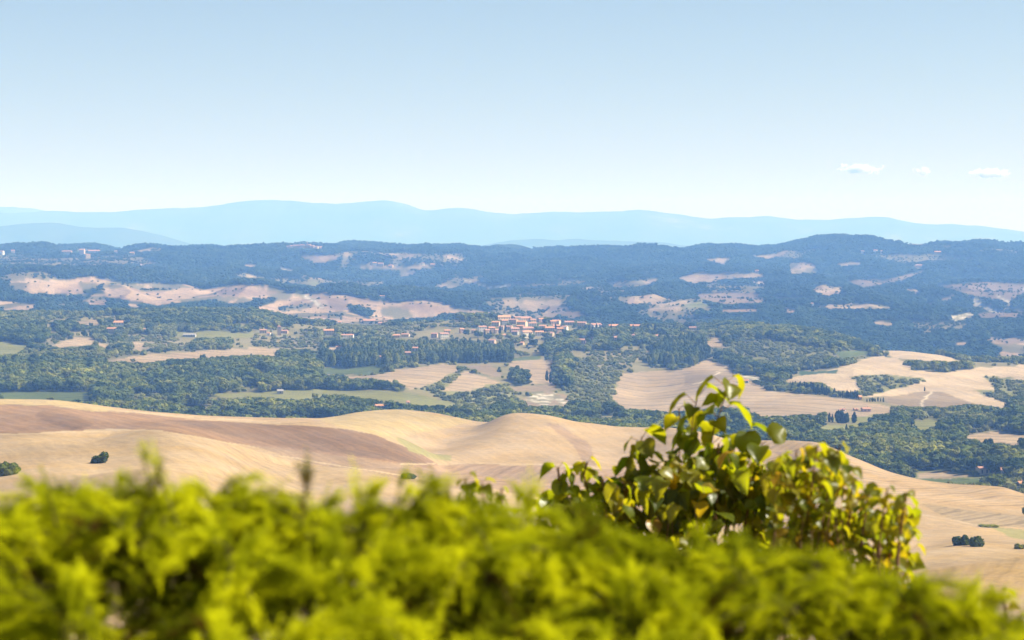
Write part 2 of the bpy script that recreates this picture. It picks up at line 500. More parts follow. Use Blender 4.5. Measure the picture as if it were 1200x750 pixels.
A(CL['verge'], [(-5, 508.5), (150, 502.5), (190, 504.5), (300, 523.5), (300, 525), (190, 506), (150, 504.2), (-5, 510)], [(470, 543.5), (533, 542.6), (640, 543.6), (700, 549), (700, 550.5), (640, 545), (533, 544), (470, 545)],
  [(140, 480.5), (220, 488), (330, 494.5), (330, 496), (220, 489.6), (140, 482)], [(1050, 598), (1110, 606), (1150, 617), (1150, 618.5), (1110, 607.6), (1050, 599.5)], [(330, 533), (420, 549), (520, 564), (520, 565.5), (420, 550.5), (330, 534.5)])
A(CL['tan'], [(640, 496), (655, 497), (690, 520), (700, 545), (685, 545), (670, 520)], [(900, 527), (960, 540), (1010, 566), (990, 566), (940, 548)])
mid = Cover(CL['mixed'])
A = mid.put
A(CL['wood'],
  [(-5, 430), (60, 425), (120, 427), (200, 423), (300, 419), (360, 418), (374, 430), (378, 446), (370, 459), (300, 460), (230, 461), (120, 459), (-5, 460)],
  [(98, 463), (130, 456), (165, 461), (300, 466), (400, 461), (440, 470), (513, 481), (561, 496), (600, 478), (720, 482), (790, 486), (880, 487), (905, 482), (945, 480), (965, 490), (960, 500), (1020, 495), (1060, 490), (1110, 500), (1205, 497), (1205, 560), (1095, 552), (1053, 550), (1060, 575), (1205, 600), (-5, 620), (-5, 470)],
  [(358, 448), (385, 443), (415, 444), (475, 454), (473, 459), (440, 457), (358, 456)],
  [(598, 432), (618, 433), (622, 450), (600, 453)],
  [(638, 396), (660, 396), (672, 425), (669, 456), (652, 455), (650, 432), (637, 422)],
  [(655, 394), (735, 391), (795, 393), (790, 408), (690, 412), (655, 410)],
  [(835, 378), (900, 376), (975, 385), (1022, 409), (1010, 413), (960, 409), (900, 398), (850, 396)],
  [(-5, 380), (45, 382), (60, 398), (40, 405), (-5, 400)],
  [(60, 381), (120, 375), (112, 394), (70, 396)],
  [(120, 366), (205, 360), (340, 366), (340, 376), (205, 386), (150, 386)],
  [(230, 396), (265, 391), (270, 407), (232, 408)],
  [(540, 368), (590, 366), (590, 374), (540, 378)],
  [(300, 365), (345, 371), (340, 384), (300, 384)],
  [(820, 425), (860, 415), (905, 425), (915, 440), (900, 452), (885, 446), (860, 432)],
  [(1057, 474), (1112, 472), (1205, 474), (1205, 497), (1110, 493), (1057, 489)],
  [(1070, 421), (1118, 424), (1120, 436), (1072, 430)],
  [(915, 440), (930, 438), (928, 447), (915, 449)])
A(CL['scrub'], [(480, 452), (535, 437), (545, 442), (587, 449), (600, 456), (610, 470), (560, 485), (513, 480), (520, 468)],
  [(672, 425), (700, 418), (728, 437), (717, 466), (730, 479), (690, 480), (665, 474), (650, 458), (668, 456)],
  [(993, 439), (1050, 436), (1085, 442), (1086, 447), (1040, 458), (1012, 467), (1003, 460), (1008, 452)],
  [(1150, 441), (1205, 444), (1205, 476), (1188, 475), (1140, 458), (1166, 457)],
  [(150, 464), (207, 466), (200, 484), (140, 480)],
  [(900, 398), (960, 409), (985, 412), (940, 432), (905, 438), (860, 424), (845, 405)],
  [(1053, 550), (1100, 552), (1170, 557), (1193, 568), (1077, 568)])
A(CL['grove'], [(150, 392), (205, 396), (230, 410), (180, 412), (140, 402)], [(290, 390), (375, 398), (380, 408), (300, 407)], [(480, 398), (560, 398), (570, 408), (500, 410)],
  [(690, 412), (760, 412), (765, 422), (700, 430)], [(390, 376), (440, 382), (500, 384), (480, 390), (390, 388)])
A(CL['tall'], [(375, 412), (430, 409), (520, 410), (600, 411), (600, 425), (520, 425), (450, 430), (400, 431), (378, 430)],
  [(762, 430), (770, 410), (800, 402), (825, 403), (831, 418), (812, 431)])
A(CL['meadow'], [(230, 462), (300, 460), (375, 456), (440, 458), (475, 460), (535, 473), (525, 479), (455, 470), (400, 463), (350, 469), (300, 465), (270, 466)],
  [(206, 389), (250, 388), (296, 389), (296, 395), (206, 396)], [(1060, 494), (1107, 491), (1090, 503), (1075, 504)], [(950, 501), (1012, 495), (1010, 501), (975, 505)],
  [(965, 483), (1035, 480), (1020, 496), (970, 492)], [(-5, 400), (35, 404), (20, 415), (-5, 416)])
A(CL['vineyard'], [(-5, 460), (110, 459), (108, 470), (-5, 469)], [(375, 431), (450, 430), (453, 436), (400, 440), (375, 438)], [(597, 421), (633, 416), (633, 421), (600, 424)],
  [(978, 412), (1020, 411), (1018, 416), (985, 420)], [(1055, 560), (1150, 560), (1150, 566), (1070, 566)])
A(CL['vine_dark'], [(937, 436), (980, 435), (980, 439), (937, 440)])
A(CL['field'], [(380, 443), (450, 438), (470, 433), (520, 426), (540, 431), (535, 435), (510, 449), (480, 456), (473, 450), (440, 444)],
  [(545, 434), (587, 448), (550, 458), (518, 458), (538, 440)],
  [(596, 425), (635, 421), (650, 435), (648, 450), (621, 450), (618, 433), (598, 430)],
  [(728, 438), (765, 434), (800, 434), (800, 455), (783, 483), (750, 480), (730, 478), (717, 467)],
  [(800, 434), (830, 421), (860, 432), (880, 447), (900, 458), (950, 462), (1000, 468), (1040, 476), (1050, 483), (1000, 489), (940, 486), (890, 488), (858, 477), (783, 483), (800, 455)],
  [(115, 424), (163, 416), (213, 414), (250, 410), (280, 409), (300, 408), (329, 409), (327, 418), (300, 416), (275, 417), (250, 419), (200, 421), (173, 425)],
  [(57, 406), (85, 396), (110, 396), (110, 404), (75, 407)], [(110, 400), (130, 404), (131, 411), (118, 406)], [(383, 406), (403, 406), (400, 411), (386, 411)],
  [(1123, 511), (1175, 506), (1205, 510), (1205, 521), (1165, 520), (1140, 517)], [(155, 401), (170, 402), (168, 411), (156, 410)], [(825, 400), (840, 394), (850, 408), (832, 407)],
  [(88, 376), (117, 375), (116, 381), (92, 381)], [(1074, 555), (1110, 553), (1140, 557), (1110, 562), (1075, 561)])
A(CL['field_dull'], [(545, 428), (575, 427), (590, 440), (577, 443)], [(600, 453), (650, 451), (655, 458), (600, 458)], [(640, 423), (650, 423), (652, 432), (644, 430)],
  [(640, 458), (665, 462), (668, 476), (610, 476), (612, 468)], [(800, 437), (858, 434), (862, 442), (803, 452)])
A(CL['pale'], [(915, 447), (937, 440), (970, 433), (1000, 425), (1025, 418), (1050, 419), (1068, 430), (1070, 435), (1118, 436), (1150, 430), (1205, 428), (1205, 445), (1150, 441), (1166, 453), (1166, 458), (1140, 458), (1188, 475), (1175, 478), (1140, 473), (1100, 458), (1050, 463), (1013, 467), (1012, 466), (1040, 458), (1086, 446), (1080, 443), (1040, 438), (995, 440), (1008, 453), (1005, 459), (975, 458), (962, 448), (930, 448)],
  [(1025, 405), (1075, 410), (1118, 420), (1118, 424), (1070, 422), (1040, 417)])
A(CL['field_dull'], [(1035, 465), (1085, 459), (1100, 458), (1143, 473), (1110, 477), (1080, 476), (1045, 475)])
A(CL['vine_dark'], [(937, 435), (980, 434), (980, 438), (937, 439)])
A(CL['cliff'], [(615, 470), (622, 464), (635, 459), (640, 464), (650, 459), (656, 466), (664, 473), (655, 474), (648, 469), (640, 476), (628, 472)], [(870, 440), (885, 438), (893, 444), (880, 447)])
A(CL['track'], [(858, 424), (860, 424), (830, 446), (812, 450), (811, 449), (829, 445)], [(1090, 459), (1093, 459), (1084, 468), (1082, 476), (1080, 476), (1081, 468)])

far = Cover(CL['forest'])
A = far.put
A(CL['crete'],
  [(10, 321), (45, 327), (88, 328), (110, 325), (140, 332), (160, 333), (218, 334), (240, 340), (250, 338), (275, 334), (300, 334), (325, 337), (342, 343), (365, 346), (385, 345), (415, 347), (440, 352), (470, 355), (500, 352), (520, 356), (535, 362), (570, 365), (585, 367), (550, 368), (520, 366), (510, 372), (445, 376), (400, 378), (367, 376), (335, 371), (300, 366), (300, 352), (273, 357), (250, 351), (183, 359), (155, 353), (120, 348), (70, 345), (38, 344), (10, 336)],
  [(-5, 353), (42, 356), (41, 370), (20, 366), (-5, 365)], [(148, 357), (168, 358), (160, 363), (150, 364)], [(75, 368), (92, 368), (90, 373), (76, 373)], [(100, 352), (125, 353), (125, 358), (104, 358)],
  [(1158, 400), (1183, 398), (1205, 402), (1205, 422), (1165, 420), (1175, 410)], [(1118, 401), (1135, 401), (1132, 405), (1118, 405)])
A(CL['crete_dark'], [(60, 338), (90, 334), (100, 345), (75, 345)], [(250, 340), (300, 337), (325, 341), (300, 347), (262, 348)], [(480, 354), (520, 357), (535, 363), (505, 367), (470, 360)], [(380, 350), (410, 350), (400, 366), (385, 362)])
A(CL['forest'], [(298, 349), (324, 348), (322, 353), (300, 359)], [(405, 357), (420, 358), (438, 364), (435, 373), (420, 368), (410, 363)], [(95, 340), (118, 337), (122, 345), (100, 347)])
A(CL['far_scrub'], [(322, 360), (367, 354), (365, 360), (333, 366)], [(380, 369), (402, 367), (402, 373), (385, 373)], [(100, 333), (135, 332), (150, 337), (125, 338)], [(160, 338), (200, 337), (205, 342), (165, 342)])
A(CL['far_field'], [(350, 298), (398, 299), (395, 304), (372, 309), (352, 301)], [(408, 313), (438, 310), (468, 313), (495, 309), (510, 313), (475, 316), (438, 316)], [(470, 316), (490, 319), (473, 324), (467, 323)],
  [(327, 313), (346, 315), (345, 318), (328, 317)], [(710, 331), (770, 328), (770, 332), (750, 336), (718, 336)], [(793, 326), (818, 319), (840, 320), (896, 321), (896, 325), (850, 327), (813, 333)],
  [(825, 304), (858, 303), (850, 311), (835, 307)], [(758, 361), (795, 359), (795, 363), (758, 364)], [(845, 363), (890, 363), (890, 366), (845, 366)], [(878, 331), (898, 329), (898, 334)],
  [(923, 309), (940, 307), (957, 311), (957, 320), (925, 321)], [(983, 309), (1010, 308), (1010, 311), (985, 312)], [(950, 340), (965, 335), (990, 337), (985, 345), (965, 346)], [(1070, 310), (1079, 315), (1072, 316)],
  [(1060, 338), (1079, 340), (1075, 345)], [(950, 360), (1000, 356), (1045, 359), (1045, 362), (975, 362)], [(917, 360), (938, 364), (935, 367), (920, 367)], [(1022, 377), (1050, 378), (1045, 382), (1025, 381)],
  [(1080, 357), (1095, 355), (1095, 358)], [(1100, 350), (1118, 345), (1117, 350), (1105, 352)], [(1140, 355), (1170, 358), (1143, 360)], [(545, 327), (560, 326), (556, 332), (548, 332)], [(35, 305), (75, 304), (75, 309), (38, 312)],
  [(285, 310), (300, 310), (300, 313), (287, 313)], [(628, 368), (650, 366), (655, 371), (630, 373)], [(1158, 400), (1160, 394), (1180, 398), (1175, 404)])
A(CL['far_mauve'], [(990, 328), (1043, 328), (1080, 317), (1085, 318), (1050, 330), (1013, 338)], [(1093, 336), (1153, 330), (1205, 333), (1205, 341), (1183, 353), (1140, 346), (1110, 338)], [(1143, 368), (1205, 364), (1205, 371), (1150, 373)],
  [(813, 346), (840, 343), (888, 343), (898, 355), (850, 357), (830, 353)], [(630, 357), (650, 357), (690, 370), (668, 373), (640, 364)], [(1165, 400), (1195, 396), (1205, 402), (1180, 406)])
A(CL['far_scrub'], [(300, 325), (390, 328), (470, 330), (440, 338), (340, 336), (290, 328)], [(1010, 300), (1110, 298), (1150, 306), (1060, 312)], [(0, 300), (60, 303), (160, 300), (190, 312), (90, 318), (0, 314)], [(600, 333), (660, 333), (670, 339), (610, 340)], [(590, 344), (640, 346), (640, 352), (600, 352)],
  [(820, 330), (900, 336), (900, 343), (830, 342)], [(900, 347), (950, 349), (950, 356), (905, 356)], [(1060, 376), (1140, 380), (1130, 392), (1070, 388)])
A(CL['far_meadow'], [(365, 330), (375, 331), (372, 337), (362, 335)], [(800, 357), (820, 355), (835, 359), (806, 361)])
A(CL['cliff'], [(1141, 349), (1148, 350), (1155, 358), (1172, 367), (1165, 367), (1146, 360)], [(1170, 345), (1178, 347), (1188, 357), (1182, 359), (1175, 351)], [(1175, 361), (1180, 358), (1184, 364)], [(1113, 370), (1122, 370), (1133, 366), (1138, 365), (1143, 372), (1130, 375), (1118, 377)], [(545, 327), (573, 336), (600, 334), (600, 336), (572, 339), (544, 329)], [(1193, 340), (1205, 337), (1205, 342)], [(327, 313), (345, 316), (344, 318), (330, 316)], [(342, 342), (350, 345), (366, 350), (378, 359), (378, 362), (364, 353), (345, 347)])

# houses, read off the photograph: column, base row, width, height in photo pixels, walls, roof, look, place
HOUSES = []
def H(x, y, wp, hp, wall, roof, label, turn=0, group=None, tower=0):
    HOUSES.append((x, y, wp, hp, wall, roof, label, turn, group, tower))

# the village on the middle hill, row by row
rows = {
    'topmost row of the village': ([(589, 374, 19, 5), (615, 375, 17, 5), (634, 378, 8, 5), (652, 380, 11, 5), (667, 381, 12, 5), (682, 381, 11, 6), (698, 382, 15, 5.5), (719, 381, 14, 5), (744, 382, 14, 5)], None),
    'second row of the village': ([(581, 383, 10, 6), (591, 381, 9, 6), (602, 380, 11, 6), (612, 383, 13, 7), (624, 384, 10, 6), (648, 381, 8, 5)], None),
    'middle row of the village': ([(565, 389, 11, 7), (576, 389, 9, 6), (588, 387, 8, 5), (603, 390, 12, 6), (618, 389, 14, 6), (644, 389, 12, 6), (656, 391, 9, 7)], None),
    'second lowest row of the village': ([(571, 391, 8, 5), (583, 391, 9, 5), (597, 387, 9, 5), (610, 387, 9, 6), (627, 389, 9, 5), (636, 386, 9, 5), (652, 386, 9, 5), (662, 387, 8, 5), (606, 376, 9, 5), (624, 379, 8, 5)], None),
    'lowest row of the village': ([(555, 391, 5, 5), (541, 391, 6, 6), (590, 396, 7, 4), (604, 393, 9, 5), (617, 396, 14, 8), (632, 394, 11, 6), (644, 394, 12, 5), (656, 394, 8, 4), (577, 403, 9, 5), (612, 405, 5, 4)], None),
}
ordw = ['first', 'second', 'third', 'fourth', 'fifth', 'sixth', 'seventh', 'eighth', 'ninth', 'tenth']
WALLN = ['cream', 'white', 'pinkish', 'sandy', 'greyish']
rr = random.Random(3)
for rn, (lst, _) in rows.items():
    for i, (x, y, a, b) in enumerate(sorted(lst)):
        wl = rr.choice([0, 0, 1, 2, 3, 3, 4])
        if (x, y) in ((565, 389), (617, 396), (698, 382)): wl = 1
        pos = 'leftmost' if i == 0 else ('rightmost' if i == len(lst) - 1 else ordw[i] + ' from the left')
        H(x, y, a, b, wl, rr.choice([0, 0, 1]), f'{WALLN[wl]} tiled house, {pos} in the {rn}', rr.choice([-25, -12, 10, 20, 30]), 'village houses on the middle hill')
G2 = 'scattered houses left of the village'
H(308, 391, 9, 5, 0, 0, 'small cream house among trees at the left edge of the middle hill', 12, G2)
H(315, 394, 5, 4, 1, 0, 'tiny white outbuilding beside the small cream house', -10, G2)
H(327, 393, 5, 12, 3, 0, 'narrow brick bell tower standing above dark trees', 8, G2, 1)
H(333, 391, 9, 4, 2, 0, 'low pinkish house beside the narrow brick bell tower', -6, G2)
H(385, 393, 13, 7, 3, 1, 'sandy house with a bright orange roof and shaded ground floor', 10, G2)
H(402, 396, 8, 4, 1, 0, 'white low house with tiled roof right of the orange roofed house', 15, G2)
H(410, 396, 9, 4, 1, 1, 'longer white house adjoining the white low house', -8, G2)
H(432, 397, 15, 6, 4, 0, 'grey walled farmhouse with a wide flat tiled roof', 14, G2)
H(449, 396, 12, 4, 3, 0, 'low sandy house just right of the grey walled farmhouse', -12, G2)
H(464, 396, 9, 4, 2, 1, 'pinkish house at the left of the long roof pair below the church', 8, G2)
H(475, 395, 10, 4, 0, 0, 'cream house at the right of the long roof pair below the church', -10, G2)
H(452, 379, 8, 5, 2, 0, 'pink chapel on the crest left of the village', 18, G2)
H(450, 379, 3, 10, 3, 0, 'slim bell tower of the pink chapel on the crest', 18, G2, 1)
H(487, 412, 9, 5, 0, 1, 'cream house among the tall trees above the pale fields', -16, G2)
H(477, 416, 9, 4, 3, 0, 'sandy house half hidden in the tall trees above the pale fields', 10, G2)
H(446, 421, 8, 4, 2, 1, 'small pink roofed house deep in the tall tree row', 15, G2)
H(520, 397, 12, 7, 1, 0, 'bright white house below the left end of the village', 22, G2)
H(509, 396, 8, 6, 2, 0, 'pink house beside the bright white house', -10, G2)
H(524, 392, 8, 5, 0, 1, 'cream house just above the bright white house', 12, G2)
H(398, 410, 9, 4, 4, 0, 'grey barn in the clearing above the tall tree row', -12, G2)
G3 = 'scattered houses right of the village'
H(682, 403, 13, 6, 2, 0, 'reddish house with a dark shaded front below the village', -18, G3)
H(695, 400, 5, 5, 3, 0, 'small sandy house beside the reddish house', 10, G3)
H(722, 398, 12, 4, 2, 0, 'pinkish house in trees below the right end of the village', 14, G3)
H(741, 396, 6, 4, 0, 0, 'small cream house right of the pinkish house in trees', -8, G3)
H(770, 396, 7, 3.5, 3, 1, 'low roofed cottage above the dark cypress plantation', 10, G3)
H(812, 387, 9, 4, 0, 0, 'cream house alone on the crest right of the village', -12, G3)
H(668, 418, 3.5, 5, 1, 0, 'small white shed on the slope below the village', 6, G3)
H(872, 449, 12, 4, 4, 0, 'grey open shed beside the beige field behind the shrub', -10, G3)
H(891, 456, 6, 5, 1, 0, 'white farm cottage at the left end of the cypress rows', 12, G3)
H(899, 458, 11, 6, 2, 0, 'red roofed farmhouse with a white front beside the cypress rows', 8, G3)
H(905, 443, 9, 4, 3, 1, 'pale tiled roof in the trees above the red roofed farmhouse', -10, G3)
H(906, 433, 3, 4, 1, 0, 'tiny white hut high in the wood above the farm', 5, G3)
H(1008, 469, 4, 5, 2, 1, 'pink ruined hut at the end of the cypress row', 10, G3)
H(988, 482, 7, 3, 4, 0, 'grey low barn in the beige field above the round cypresses', -14, G3)
H(1003, 482, 5, 3, 3, 0, 'small sandy barn right of the grey low barn', 8, G3)
H(1015, 483, 11, 5, 2, 0, 'pink roofed house at the edge of the dark wood', 12, G3)
G4 = 'houses in the valley'
H(675, 505, 26, 7, 4, 2, 'long grey farm building behind the golden hill', -14, G4)
H(693, 503, 8, 4, 1, 2, 'low white annex at the right end of the long grey farm building', 10, G4)
H(446, 478, 17, 4, 3, 1, 'low house with a wide orange roof in the dark tree belt', 4, G4)
H(478, 474, 4, 4, 1, 0, 'small white hut right of the wide orange roof', 8, G4)
H(1152, 556, 15, 9, 0, 0, 'cream two storey villa with a flat red roof in the right valley', 16, G4)
H(1181, 557, 16, 8, 3, 0, 'red roofed villa with a chimney nearest the right edge', -12, G4)
H(1197, 570, 8, 5, 0, 1, 'orange roofed house cut by the right edge of the photo', 8, G4)
H(328, 462, 8, 5, 4, 2, 'grey stone barn among trees beside the light green meadow', 10, G4)
G5 = 'farms on the left slopes'
H(140, 381, 16, 5, 1, 1, 'long white villa with an orange roof on the left slope', 6, G5)
H(131, 391, 12, 7, 0, 1, 'cream villa with orange roof just below the long white villa', -14, G5)
H(22, 383, 8, 4, 3, 0, 'sandy cottage among trees near the left edge', 10, G5)
H(168, 391, 5, 6, 4, 0, 'narrow grey house right of the cream villa', 12, G5)
H(222, 395, 15, 4, 4, 2, 'long grey greenhouse like barn in the light green meadow', -4, G5)
H(288, 366, 6, 4, 2, 0, 'small pink house on the wooded crest', 10, G5)
H(35, 436, 6, 3, 2, 0, 'pink roof deep in the dark wood at the left', 6, G5)
G6 = 'houses on the far ridge'
H(448, 350, 6, 3, 1, 1, 'white farmhouse on the pale bare hill', 8, G6)
for i, (x, y, a, b, wl, lb) in enumerate([
    (2, 299, 6, 4, 1, 'white house on the far ridge at the very left edge'), (15, 298, 5, 3, 0, 'cream house second from the left edge on the far ridge'),
    (78, 298, 12, 4, 3, 'long sandy house left of the ridge hamlet'), (96, 298, 7, 6, 2, 'tall pink house in the middle of the ridge hamlet'),
    (103, 303, 6, 5, 0, 'cream house lowest in the ridge hamlet'), (110, 296, 14, 3, 2, 'long low pink house at the right of the ridge hamlet'),
    (137, 297, 6, 3, 3, 'small sandy house right of the ridge hamlet'), (155, 299, 6, 3, 0, 'cream house farther right of the ridge hamlet'),
    (165, 313, 3, 3, 1, 'lone white cottage in the forest below the ridge hamlet'),
    (439, 315, 5, 4, 1, 'white house at the left of the far clearing'), (446, 315, 7, 4, 0, 'cream house in the far clearing'), (458, 315, 6, 3, 2, 'pink house in the far clearing'),
    (496, 313, 3, 3, 1, 'white house at the right end of the far clearing'), (507, 314, 6, 4, 0, 'cream house right of the far clearing'),
    (1011, 298, 4, 4, 1, 'white house on the right ridge, leftmost of three'), (1026, 297, 5, 3, 1, 'white house on the right ridge, middle of three'), (1033, 298, 3, 4, 1, 'white house on the right ridge, rightmost of three'),
    (1099, 298, 8, 3, 2, 'pink house on the right ridge near the edge'), (1077, 314, 8, 3, 2, 'pink farmhouse beside the small far clearing'),
    (887, 320, 5, 3, 2, 'small house at the far pale field'), (952, 360, 4, 5, 1, 'white house at the left end of the far strip field'), (398, 322, 4, 3, 0, 'cream cottage in the forest under the hill town')]):
    H(x, y, a, b, wl, i % 2, lb, (i * 37) % 50 - 25, G6)
GT = 'houses of the far hill town'
tx = [338, 342, 346, 350, 354, 358, 362, 366, 371, 376]
tn = ['leftmost', 'second from the left', 'third from the left', 'fourth from the left', 'just left of the bell tower', 'just under the bell tower', 'just right of the bell tower', 'fourth from the right', 'second from the right', 'rightmost']
for i, x in enumerate(tx):
    H(x, 291.2, 5, [3, 3.5, 4, 4, 4.5, 4, 4.5, 3.5, 3, 2.5][i], [2, 0, 3, 2, 0, 2, 3, 2, 0, 2][i], 0, f'hazy {WALLN[[2, 0, 3, 2, 0, 2, 3, 2, 0, 2][i]]} house in the far hill town, {tn[i]}', (i * 53) % 60 - 30, GT)
H(360, 291.2, 2, 7.5, 3, 0, 'hazy square bell tower of the far hill town', 5, GT, 1)

# ------------------------------------------------------------------ paint the land with its cover
PXX = np.broadcast_to(XC[None, :], PY.shape)
def warp(X, Y, zone):
    if zone == 2:
        return (fbm(X / 110, Y / 160, 71, 4) - .5) * 10, (fbm(X / 110 + 50, Y / 160, 77, 4) - .5) * 4.5
    s = 1.0 if zone == 1 else .6
    return (fbm(X / 26, Y / 26, 71, 3) - .5) * 7 * s, (fbm(X / 26 + 50, Y / 26, 77, 3) - .5) * 4.5 * s
(ax, ay), (bx, by), (gx, gy) = warp(XX, YY, 0), warp(XX, YY, 1), warp(XX, YY, 2)
def cover(X, Y, px, py, zone):
    if zone == 2:
        c = far.at(px, py)
        n = fbm(X / 190, Y / 330, 301, 5)
        fo = c == CL['forest']
        c = np.where(fo & (n > .665), CL['far_scrub'], c)
        c = np.where(fo & (n > .75), CL['far_field'], c)
        cr = (c == CL['crete']) | (c == CL['far_field'])
        n2 = fbm(X / 90, Y / 160, 311, 4)
        c = np.where(cr & (n2 > .62), CL['far_scrub'], c)
        return np.where(cr & (n2 < .36), CL['crete_dark'], c)
    c = mid.at(px, py)
    n = fbm(X / 75, Y / 120, 321, 4)
    return np.where((c == CL['wood']) & (n > .63), CL['mixed'], c)
cn, cm, cf = near.at(PXX + ax, PY + ay), cover(XX, YY, PXX + bx, PY + by, 1), cover(XX, YY, PXX + gx, PY + gy, 2)
ZONE = np.where(YY < EDGE_NM[None, :], 0, np.where(YY < EDGE_MF[None, :], 1, 2))
CID = np.where(ZONE == 0, cn, np.where(ZONE == 1, cm, cf))
# land nobody sees from here continues as straw fields near by and forest far off
CID = np.where((PY > RUN + 14) & (ZONE == 1), CL['mixed'], CID)
CID = np.where((YY > 9300), CL['forest'], CID)
tab = np.array([c['col'] for c in CLS]) * 0.66
colr = tab[CID]
mm = np.clip((fbm(XX / 120, YY / 150, 91, 4) - .38) * 4, 0, 1)[..., None]
patch = fbm(XX / 9, YY / 9, 95, 3)[..., None]
colr = np.where((CID == CL['cliff'])[..., None] & (patch < .52), np.array((0.16, 0.14, 0.08)), colr)
vary = np.where(ZONE == 2, .62 + .76 * fbm(XX / 130, YY / 170, 97, 4), .80 + .4 * fbm(XX / 70, YY / 90, 99, 4))[..., None]
colr = colr * vary
ismix = (CID == CL['mixed'])[..., None]
colr = np.where(ismix, colr * (1 - mm * .6) + np.array((0.05, 0.065, 0.03)) * mm * .6, colr)
# two passes of a small blur soften the field edges as stubble and verge do
for _ in range(1):
    c2 = colr.copy()
    c2[1:-1, 1:-1] = (colr[1:-1, 1:-1] * 4 + colr[:-2, 1:-1] + colr[2:, 1:-1] + colr[1:-1, :-2] + colr[1:-1, 2:]) / 8
    colr = c2
deg = np.radians(np.array([c['rowdeg'] for c in CLS], float))[CID]
ln = np.array([c['rowlen'] or 1 for c in CLS], float)[CID]
amp = np.array([c['rowamp'] for c in CLS], float)[CID]
ph = (XX * np.cos(deg) + YY * np.sin(deg)) / ln
V = np.stack([XX, YY, Z], -1).reshape(-1, 3)
nr, ncol = PY.shape
ii = (np.arange(nr - 1)[:, None] * ncol + np.arange(ncol - 1)[None, :]).ravel()
Fq = np.stack([ii, ii + 1, ii + ncol + 1, ii + ncol], 1)
RGBA = np.concatenate([colr.reshape(-1, 3), np.ones((nr * ncol, 1))], 1)
rowsv = np.stack([ph.ravel(), amp.ravel(), np.zeros(nr * ncol)], 1)
tag(obj('terrain', mesh_np('terrain', V, Fq, True, [M_LAND], {'Col': ('FLOAT_COLOR', RGBA), 'rows': ('FLOAT_VECTOR', rowsv)})), 'rolling dry farmland and wooded hills', kind='structure')

# the hillside under the camera: a terrace, then a steep slope down to the fields
xs = np.concatenate([np.linspace(-420, -12, 60), np.linspace(-11, 11, 90), np.linspace(12, 420, 60)])
ys = np.concatenate([np.linspace(-60, -3, 20), np.linspace(-2.5, 14, 60), np.geomspace(14.5, 345, 70)])
hx, hy = np.meshgrid(xs, ys)
zt = HC - 1.65
z300 = heights(600 + xs / 345 * F, np.array([345.0]))[0] - 3.0
k = np.clip((hy - 9) / 336, 0, 1)
hz = zt + (z300[None, :] - zt) * (k ** 0.55) + (fbm(hx / 3, hy / 3, 8, 4) - .5) * (0.12 + 2.5 * k * (1 - k))
hcol = np.where((hy < 12)[..., None], np.array((0.20, 0.155, 0.09)), np.array((0.24, 0.19, 0.095))) * (0.8 + 0.4 * fbm(hx / 2, hy / 2, 9, 3))[..., None]
nr2, nc2 = hx.shape
ii = (np.arange(nr2 - 1)[:, None] * nc2 + np.arange(nc2 - 1)[None, :]).ravel()
tag(obj('hillside', mesh_np('hillside', np.stack([hx, hy, hz], -1).reshape(-1, 3), np.stack([ii, ii + 1, ii + nc2 + 1, ii + nc2], 1), True, [M_LAND],
    {'Col': ('FLOAT_COLOR', np.concatenate([hcol.reshape(-1, 3), np.ones((nr2 * nc2, 1))], 1)), 'rows': ('FLOAT_VECTOR', np.zeros((nr2 * nc2, 3)))})), 'dry grassy hillside under the viewpoint', kind='structure')

# ------------------------------------------------------------------ distant hills and mountains
def range_mesh(name, prof, Y0, Y1, Yc, base, rough, seed, mat, xr=(-900, 2100), step=3):
    xc = np.arange(xr[0], xr[1], step).astype(float)
    t = np.linspace(-1, 1, 90)
    Yv = np.where(t < 0, Yc + t * (Yc - Y0), Yc + t * (Y1 - Yc))
    crest = HC - (line(prof, xc) - YH) / F * Yc
    X = (xc[None, :] - 600) / F * Yc + 0 * Yv[:, None]
    Yg = np.broadcast_to(Yv[:, None], X.shape)
    sh = np.cos(np.abs(t) * math.pi / 2) ** 1.15
    rid = 1 - np.abs(2 * fbm(X / 1700, Yg / 2600, seed, 5) - 1)
    zz = base + (crest[None, :] - base) * sh[:, None] * (1 - (1 - sh[:, None]) * rough * rid)
    zz = zz + (fbm(X / 800, Yg / 800, seed + 5, 3) - .5) * 75 + (fbm(X / 300, Yg / 300, seed + 9, 3) - .5) * 40 * (sh[:, None] > 0)
    nr, nc = X.shape
    ii = (np.arange(nr - 1)[:, None] * nc + np.arange(nc - 1)[None, :]).ravel()
    return obj(name, mesh_np(name, np.stack([X, Yg, zz], -1).reshape(-1, 3), np.stack([ii, ii + 1, ii + nc + 1, ii + nc], 1), True, [mat]))

M_MT = new_mat('mountain_forest')
t = NT(M_MT)
tc = t.n('ShaderNodeTexCoord').outputs['Object']
t.out(diffuse(t, t.ramp(t.noise(0.0012, 6, 0.65, tc), [(0.35, (0.035, 0.05, 0.025)), (0.6, (0.06, 0.07, 0.035)), (0.75, (0.20, 0.17, 0.11))])))
PROF_H = [(0, 249), (60, 248.5), (100, 250), (130, 251), (180, 246), (230, 243), (280, 236.5), (310, 234), (340, 236), (370, 237.5), (400, 237), (440, 235), (460, 237), (480, 242), (500, 247), (520, 245), (540, 244), (570, 248), (600, 252), (625, 251), (650, 248), (700, 247.5), (725, 247), (745, 245.5), (770, 248.5), (800, 252), (830, 256.5), (860, 255), (900, 254), (930, 257), (960, 258), (985, 256), (1010, 255), (1035, 255), (1055, 259), (1080, 263), (1110, 264.5), (1150, 266), (1200, 271)]
PROF_H2 = [(0, 243.5), (40, 246.5), (90, 252), (140, 262), (1200, 275)]
